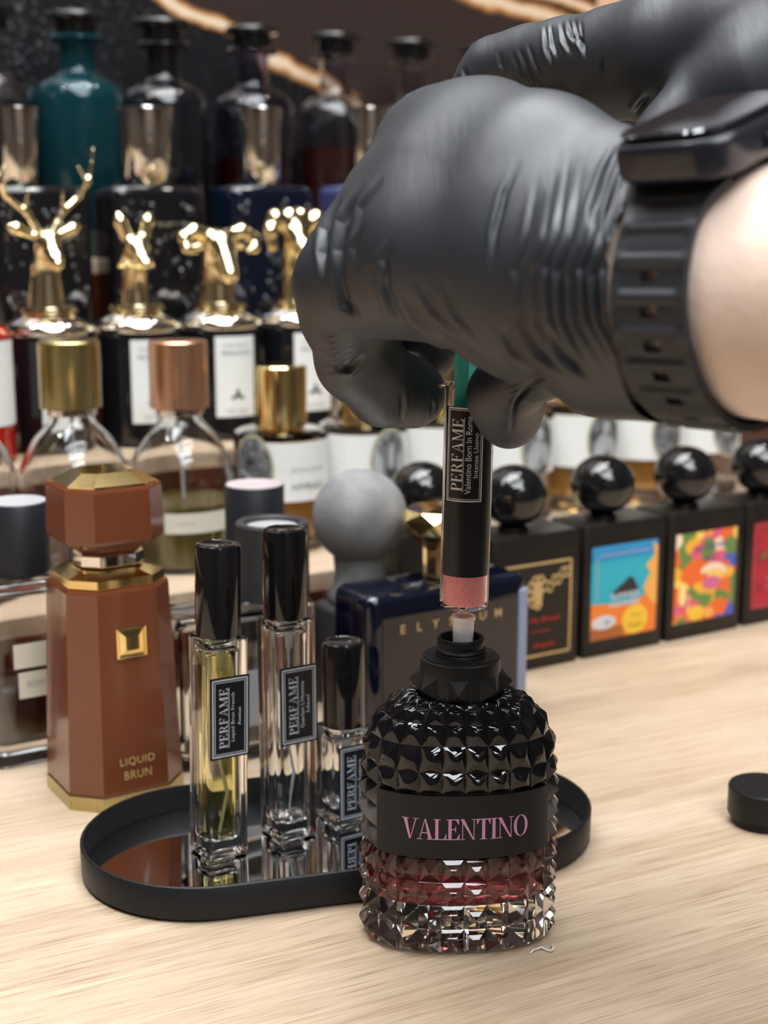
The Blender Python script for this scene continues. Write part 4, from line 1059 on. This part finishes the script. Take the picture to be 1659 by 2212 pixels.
hd = gold_mesh('stag_head', shift(stag, z0), t, .004); gold_mesh('antlers', shift(antl, z0), hd, .002, .0009)
fox = mirror([((0, .004, -.002), (0, .003, .020), .011, .0085), ((0, .003, .018), (0, -.002, .040), .0085, .0105), ((0, -.004, .038), (0, -.020, .030), .0085, .0036), ((.005, 0, .045), (.0105, .001, .060), .0045, .0050, .002), ((.0105, .001, .060), (.012, .001, .066), .0048, .0012, .002),
    ((.009, -.001, .033), (.013, 0, .028), .004, .0015, .003)])
t, z0 = head_bottle(1, 'black bottle with a gold fox head stopper, second from the left')
gold_mesh('fox_head', shift(fox, z0, 1.02), t, .004)
ram = mirror([((0, .005, -.002), (0, .003, .022), .0150, .0120), ((0, .003, .022), (0, -.002, .042), .012, .0135), ((0, -.004, .042), (0, -.019, .022), .0115, .0070), ((.005, -.001, .050), (.020, 0, .054), .0050, .0052, .003), ((.020, 0, .054), (.029, -.001, .049), .0052, .0045, .003), ((.029, -.001, .049), (.0285, -.005, .041), .0045, .0034, .003), ((.0285, -.005, .041), (.022, -.008, .039), .0034, .0022, .003),
    ((.010, .001, .044), (.021, .002, .042), .0035, .0025, .003)])
t, z0 = head_bottle(2, 'black bottle with a gold ram head stopper with curled horns, third from the left')
gold_mesh('ram_head', shift(ram, z0, 1.0), t, .003)
curl = mirror([((0, .004, -.002), (0, .003, .026), .012, .0105), ((0, .003, .026), (0, 0, .050), .0105, .0120), ((0, -.004, .046), (0, -.020, .036), .0085, .0052), ((.008, 0, .058), (.018, 0, .064), .0062, .0062, .003), ((.018, 0, .064), (.024, -.002, .054), .0062, .0055, .003), ((.024, -.002, .054), (.023, -.003, .042), .0050, .0040, .003), ((0, 0, .060), (.005, .001, .066), .006, .006, .003)])
t, z0 = head_bottle(3, 'black bottle with a curly eared gold head stopper, beside the glove')
gold_mesh('curly_head', shift(curl, z0, 1.0), t, .003)
# sliver of a red bottle at the left edge, same riser
pz = uv(uD-.0672, vC-.02, Z2)
t = thing('perfume_bottle', 'bottle of red perfume with a tall white label, a sliver at the left edge', 'perfume bottle', pz, ROW)
G().lathe([(.029, 0), (.031, .002), (.031, zsh+.001), (.026, zsh+.006)], 48).build('body', mat('bright_red_perfume', (.35, .01, .005), .08, coat=.5), t, 40)
wrap(.0313, R(-60), R(84), .026, zsh-.003).build('label', M['paper'], t, 180)
G().lathe([(.020, zsh+.0062), (.020, zsh+.014), (.012, zsh+.015)], 32).build('cap', M['rose_brushed'], t, 40)

# ================================================================== THE PERSON'S ARMS AND GLOVES, WATCH
def limb(*nodes_, k=.010):
    """nodes: (px, py, distance, radius in picture pixels) -> tapering limbs placed in space"""
    out = []; P = [(Wp(a, b, d), r*d/F) for a, b, d, r in nodes_]
    for (p, r), (q, s_) in zip(P, P[1:]): out.append((tuple(p), tuple(q), r, s_, k))
    return out
# frame of the wrist: a runs along the forearm, n up out of the watch, c across
cv = lambda x, y, z: (RT*x + UP*y + FW*z).normalized()
ax = cv(.70, -.12, -.71); nx_ = cv(-.10, .86, -.50); cx3 = ax.cross(nx_).normalized(); nx_ = cx3.cross(ax).normalized()
if cx3.dot(FW) < 0: cx3 = -cx3
WC = Wp(1566, 632, .40)                                  # centre of the wrist under the watch
HC_, HN_ = .0355, .0365                                   # half width and half thickness of the wrist
per = thing('person', 'person in black gloves reaching in from the right, black watch on the near wrist', 'person', WC)
def onp(o):
    o.parent = per; o.matrix_parent_inverse = Matrix.Translation(-WC); return o
# --- near glove
g1 = []
def wrist_pt(al, ac, an): return WC + ax*al + cx3*ac + nx_*an
# wrist part: four parallel limbs make the oval section
for ac, an, r in ((-.0125, -.0125, .0222), (-.0125, .0125, .0222), (.0125, .0125, .0222), (.0125, -.0125, .0222)):
    a = wrist_pt(-.010, ac, an); b = wrist_pt(-.032, ac, an); g1.append((tuple(a), tuple(b), r, r, .02))
g1 += limb((1320, 372, .438, 96), (1200, 340, .46, 92), (1070, 276, .485, 72), (955, 288, .505, 74), k=.016)
g1 += limb((1300, 470, .435, 112), (1130, 400, .455, 116), (980, 350, .48, 100), (918, 322, .495, 80), k=.022)
g1 += limb((1290, 600, .43, 118), (1100, 530, .45, 120), (920, 450, .475, 100), (845, 440, .49, 76), k=.022)
g1 += limb((1300, 690, .43, 108), (1120, 640, .45, 106), (900, 570, .468, 100), (795, 530, .485, 82), k=.022)
g1 += limb((1300, 718, .432, 84), (1150, 686, .452, 80), (970, 612, .478, 66), (800, 612, .485, 74), (735, 625, .49, 80), k=.020)
# finger backs falling away on the far side of the knuckles
g1 += limb((950, 282, .505, 78), (880, 420, .55, 70), (900, 560, .57, 60), (930, 650, .565, 55))
g1 += limb((905, 330, .50, 80), (835, 480, .545, 72), (830, 620, .565, 62), (900, 690, .56, 55))
g1 += limb((830, 430, .495, 78), (752, 570, .53, 74), (800, 690, .56, 66), (890, 740, .565, 56), (935, 765, .565, 50), k=.006)
g1 += limb((1010, 325, .488, 82), (1150, 365, .458, 92), k=.02)
hand = g1
# index finger: from its knuckle down and round to the barrel
idx = limb((735, 615, .49, 84), (742, 680, .505, 82), (775, 775, .525, 86), k=.010) + limb((775, 775, .525, 86), (830, 835, .54, 82), k=.008) + limb((830, 835, .54, 80), (888, 850, .55, 76), k=.006)
thumb = limb((1230, 770, .455, 70), (1170, 800, .475, 56), k=.010) + limb((1170, 800, .475, 56), (1092, 852, .515, 70), (1096, 862, .52, 70), (1100, 908, .525, 62), k=.008)
midf = limb((900, 730, .56, 55), (930, 760, .565, 52), k=.006)
v, f = blend_body(hand+idx+thumb+midf, .0011, .009)
v = relax(v, f, 3, .5)
# open the cuff
def cut(v, f, keep):
    kf = keep[f].all(1); f = f[kf]; used = np.unique(f); mp = -np.ones(len(v), np.int64); mp[used] = np.arange(len(used)); return v[used], mp[f]
al = (v-np.array(WC))@np.array(ax)
wob = -.0016*np.clip(-((v-np.array(WC))@np.array(cx3))/.03, 0, 1)
v, f = cut(v, f, al < -.0124+wob)
def subdiv(v, f, lev=1):
    me = bpy.data.meshes.new('t'); me.from_pydata(v.tolist(), [], f.tolist()); o = bpy.data.objects.new('t', me); col.objects.link(o)
    md = o.modifiers.new('s', 'SUBSURF'); md.levels = lev; md.render_levels = lev
    bpy.context.view_layer.update(); ev = bpy.data.meshes.new_from_object(o.evaluated_get(bpy.context.evaluated_depsgraph_get()))
    bpy.data.objects.remove(o); return ev
ev = subdiv(v, f, 1)
n = len(ev.vertices); co = np.empty(n*3); ev.vertices.foreach_get('co', co); co = co.reshape(-1, 3)
no = np.empty(n*3); ev.vertices.foreach_get('normal', no); no = no.reshape(-1, 3)
def proj(co):
    r = co-np.array(CAM); d = r@np.array(FW); return CX+F*(r@np.array(RT))/d, CY-F*(r@np.array(UP))/d, d
def fold(co, no, lines, facing=True):
    """stretch folds of the glove: valleys with a soft ridge beside them, along curves lying on the hand"""
    X, Y, D = proj(co); disp = np.zeros(len(co)); vis = ((no*(np.array(CAM)-co)).sum(1) > -.0005)
    for pts, w_, dep in lines:
        P = np.array(pts, float); best = np.full(len(co), 1e9); tt = np.zeros(len(co)); sg = np.zeros(len(co)); m = len(P)-1
        for i in range(m):
            a, b = P[i], P[i+1]; ab = b-a; L = (ab**2).sum(); t = np.clip(((X-a[0])*ab[0]+(Y-a[1])*ab[1])/L, 0, 1)
            dx, dy = X-a[0]-t*ab[0], Y-a[1]-t*ab[1]; d = np.hypot(dx, dy); s_ = np.sign(ab[0]*dy-ab[1]*dx)
            c = d < best; best[c] = d[c]; tt[c] = (i+t[c])/m; sg[c] = s_[c]
        env = np.sin(np.pi*np.clip(tt, .02, .98))**1.3*vis; q = sg*best/w_
        disp += env*dep*1.9*(-np.exp(-q*q)+.5*np.exp(-(q-1.8)**2/1.1))
    return disp
rr = random.Random(3); L_ = []
# long folds across the back of the hand near the wrist
for x0, w_, dp in ((1130, 7, .0006), (1165, 6, .0006), (1195, 6, .0008), (1222, 7, .0009), (1250, 7, .0007), (1275, 6, .0009), (1300, 7, .0010), (1322, 6, .0008)):
    y0 = 330+rr.random()*60+abs(x0-1200)*.1; y1 = 800+rr.random()*25; b = 38+rr.random()*12
    L_.append(([(x0+b*.9, y0), (x0+10, (y0*2+y1)/3), (x0-b*.35, (y0+y1)/2), (x0-4, (y0+2*y1)/3+30), (x0+b*1.5, y1)], w_, dp))
L_ += [([(1128, 340), (1090, 420), (1070, 500), (1058, 600)], 7, .0007), ([(1345, 300), (1310, 370), (1283, 450), (1272, 540)], 7, .0010), ([(1352, 345), (1325, 420), (1300, 500), (1292, 600)], 6, .0010), ([(1352, 400), (1322, 470), (1308, 560)], 5, .0009)]
# folds over the knuckles on the left
for x0, y0, x1, y1, w_, dp in ((830, 380, 760, 520, 7, .0006), (790, 400, 715, 560, 7, .0008), (760, 440, 735, 640, 8, .0011), (740, 420, 690, 570, 7, .0009), (850, 520, 836, 600, 7, .0006), (720, 470, 700, 620, 6, .0009), (790, 480, 770, 590, 7, .0006)):
    L_.append(([(x0, y0), ((x0+x1)/2-14, (y0+y1)/2), (x1, y1)], w_, dp))
L_ += [([(838, 560), (832, 620), (850, 670), (880, 700)], 8, .0009), ([(735, 600), (745, 655), (780, 690)], 8, .0012), ([(865, 620), (900, 690), (980, 750), (1060, 790)], 8, .0009), ([(900, 600), (935, 670), (1010, 740)], 8, .0006),
       ([(950, 590), (985, 680), (1050, 750)], 8, .0005), ([(1080, 700), (1110, 760), (1170, 810)], 8, .0008), ([(1120, 690), (1160, 760), (1230, 815)], 8, .0008), ([(1180, 700), (1215, 770), (1290, 830)], 8, .0008)]
# creases under the index knuckle and on the thumb web
for i in range(6): L_.append(([(672+i*3, 715+i*13), (710+i*3, 727+i*13), (765, 715+i*11)], 4.5, .0006))
L_ += [([(700, 800), (755, 795), (795, 760)], 6, .0011), ([(862, 915), (870, 880), (868, 840)], 5, .0006), ([(925, 920), (935, 880), (930, 850)], 5, .0005)]
for i in range(8): L_.append(([(1185-i*3, 812+i*2), (1140-i*4, 826+i*7), (1090+i*2, 836+i*15)], 4, .0007))
co2 = co + no*fold(co, no, L_)[:, None]
# soft knuckle hollows and fine slackness of the rubber
t1 = co@np.array(cx3); t2 = co@np.array(ax); t3 = co@np.array(nx_)
slack = .00022*np.sin(t2*520+3*np.sin(t3*70)+2*np.sin(t1*90))*np.sin(t3*45+t1*60)

ev.vertices.foreach_set('co', co2.ravel()); ev.update(); ev.polygons.foreach_set('use_smooth', [True]*len(ev.polygons)); ev.materials.append(M['glove']); ev.name = 'glove'
o = bpy.data.objects.new('glove', ev); col.objects.link(o); onp(o); o['label'] = 'black glove on the near hand holding the syringe'
# rolled cuff of the near glove
rg = []
def oval(al_, hc, hn, N_=72, wave=0, ex=2.0):
    out = []
    for j in range(N_):
        a = 2*PI*j/N_; c_, s_ = math.cos(a), math.sin(a)
        x = hc*math.copysign(abs(c_)**(2/ex), c_); y = hn*math.copysign(abs(s_)**(2/ex), s_)
        out.append(wrist_pt(al_+wave*math.sin(3*a), x, y))
    return out
# --- far glove
g2 = limb((1032, 196, .60, 56), (1070, 152, .595, 64), (1145, 138, .585, 74), (1225, 130, .57, 80), k=.008)
g2 += limb((1225, 130, .57, 80), (1330, 135, .55, 108), (1450, 120, .53, 135), (1620, 100, .51, 160), (1820, 60, .49, 185), k=.010)
g2 += limb((1330, 82, .57, 48), (1450, 75, .55, 80), (1640, 20, .53, 150), (1820, -20, .52, 190), k=.012)
g2 += limb((1520, 235, .50, 70), (1450, 290, .50, 62), (1400, 330, .50, 52), k=.010) + limb((1520, 235, .50, 80), (1640, 190, .49, 120), (1820, 120, .48, 160), k=.010)
g2 += limb((1050, 190, .60, 55), (1030, 300, .60, 52), (1010, 400, .59, 50), k=.008)
g2 += limb((1330, 150, .57, 90), (1200, 200, .60, 66), (1130, 300, .61, 55), k=.008)
v, f = blend_body(g2, .0013, .010); v = relax(v, f, 3, .5)
ev = subdiv(v, f, 1); n = len(ev.vertices); co = np.empty(n*3); ev.vertices.foreach_get('co', co); co = co.reshape(-1, 3)
no = np.empty(n*3); ev.vertices.foreach_get('normal', no); no = no.reshape(-1, 3); L_ = []
for x0, y0, x1, y1, w_, dp in ((1178, 52, 1195, 150, 4, .0009), (1190, 50, 1205, 130, 4, .0009), (1212, 48, 1235, 120, 4, .0008), (1228, 40, 1250, 100, 4, .0011), (1240, 38, 1262, 110, 4, .0011), (1255, 42, 1266, 130, 4, .0008), (1120, 100, 1175, 205, 5, .0007), (1105, 110, 1160, 200, 5, .0005), (1140, 90, 1180, 180, 4, .0005), (1002, 145, 1022, 186, 4, .0007), (1302, 120, 1304, 170, 4, .0006), (1402, 205, 1370, 250, 7, .0016), (1080, 110, 1095, 160, 5, .0004)):
    L_.append(([(x0, y0), ((x0+x1)/2-5, (y0+y1)/2+4), (x1, y1)], w_, dp))
co2 = co + no*fold(co, no, L_)[:, None]
ev.vertices.foreach_set('co', co2.ravel()); ev.update(); ev.polygons.foreach_set('use_smooth', [True]*len(ev.polygons)); ev.materials.append(M['glove']); ev.name = 'glove'
o = bpy.data.objects.new('glove', ev); col.objects.link(o); onp(o); o['label'] = 'black glove on the far hand pressing behind the near one'
# --- bare near forearm
rg = []; NS = 40
for i in range(NS+1):
    t_ = i/NS; al_ = -.030+.26*t_; gr = 1+.42*max(0, (al_-.015))/.2 if al_ > .015 else 1
    hc, hn = HC_*.975*gr, HN_*.975*gr
    if al_ < -.02: hc *= .97; hn *= .97
    rg.append(oval(al_, hc, hn, 72))
fa = G().rings(rg); fa.v = [Vector(p)+ax*0 for p in fa.v]
o = fa.build('forearm', M['skin'], smooth=60); onp(o); o['label'] = 'bare forearm between glove and right edge'

# --- watch
wt = thing('wristwatch', 'black square smartwatch with a slotted rubber strap on the near wrist', 'watch', WC)
Mw = Matrix((( cx3.x, ax.x, nx_.x), (cx3.y, ax.y, nx_.y), (cx3.z, ax.z, nx_.z))).to_4x4()   # local x across, y along the arm, z up
if Mw.to_3x3().determinant() < 0: Mw = Matrix(((-cx3.x, ax.x, nx_.x), (-cx3.y, ax.y, nx_.y), (-cx3.z, ax.z, nx_.z))).to_4x4(); sgn = -1
else: sgn = 1
wt.matrix_world = Matrix.Translation(WC) @ Mw
zt = HN_+.0015
cs = G().prism(rrect(.049, .0385, .0115, 8, (0, .002)), zt, zt+.0115, .0032, 5).build('case', M['case'], wt, 50)
G().rings([[Vector((x, y, z)) for x, y in rrect(.049-2*i, .0385-2*i, .0115-i, 8, (0, .002))] for i, z in ((.0030, zt+.0116), (.0018, zt+.0130), (.0026, zt+.0136), (.0034, zt+.01355))]).build('screen', M['screen'], cs, 40)
G().box(-.004, .004, .0214, .0228, zt+.003, zt+.0075, .0006).build('button', M['case'], cs)
# strap with slots
NA, NWid = 150, 13; hw = .0118; verts = []; faces = []; mask = {}
ex = 2.0
def strap_pt(ia, iw, off):
    a = 2*PI*ia/NA + PI/2; c_, s_ = math.cos(a), math.sin(a)
    x = (HC_+off)*math.copysign(abs(c_)**(2/ex), c_); z = (HN_+off)*math.copysign(abs(s_)**(2/ex), s_)
    fl = max(0, 1-min(ia-9, NA-9-ia)/10); y = (hw+.0045*fl*fl)*(-1+2*iw/NWid)
    return Vector((x, y, z))
slots = set()
for k in range(26, NA-26, 6):
    for iw in (5, 6, 7): 
        for q in (0, 1): slots.add((k+q, iw))
lo_ = 9; hi_ = NA-9
def slot_at(i, j): return (i, j) in slots
idx_o = {}; idx_i = {}
for ia in range(lo_, hi_+1):
    for iw in range(NWid+1):
        groove = .0013 if ((ia-14) % 6 in (0, 1, 2, 5)) and 1 <= iw <= NWid-1 else 0
        if ia < 13 or ia > NA-13: groove = 0
        ed = .0006 if iw in (0, NWid) else 0
        idx_o[ia, iw] = len(verts); verts.append(strap_pt(ia, iw, .0036-groove*.9-ed)); idx_i[ia, iw] = len(verts); verts.append(strap_pt(ia, iw, .0008))
for ia in range(lo_, hi_):
    for iw in range(NWid):
        if slot_at(ia, iw): continue
        q = [(ia, iw), (ia+1, iw), (ia+1, iw+1), (ia, iw+1)]
        faces.append(tuple(idx_o[p] for p in q)); faces.append(tuple(idx_i[p] for p in q[::-1]))
        for (di, dj), (e0, e1) in {(-1, 0): (0, 3), (1, 0): (1, 2), (0, -1): (0, 1), (0, 1): (2, 3)}.items():
            ni, nj = ia+di, iw+dj
            if ni < lo_ or ni >= hi_ or nj < 0 or nj >= NWid or slot_at(ni, nj):
                faces.append((idx_o[q[e0]], idx_o[q[e1]], idx_i[q[e1]], idx_i[q[e0]]))
so = mesh_obj('strap', verts, faces, M['strap'], wt, 180)
bm_ = bmesh.new(); bm_.from_mesh(so.data); bmesh.ops.recalc_face_normals(bm_, faces=bm_.faces); bm_.to_mesh(so.data); bm_.free(); shade_angle(so.data, 30)
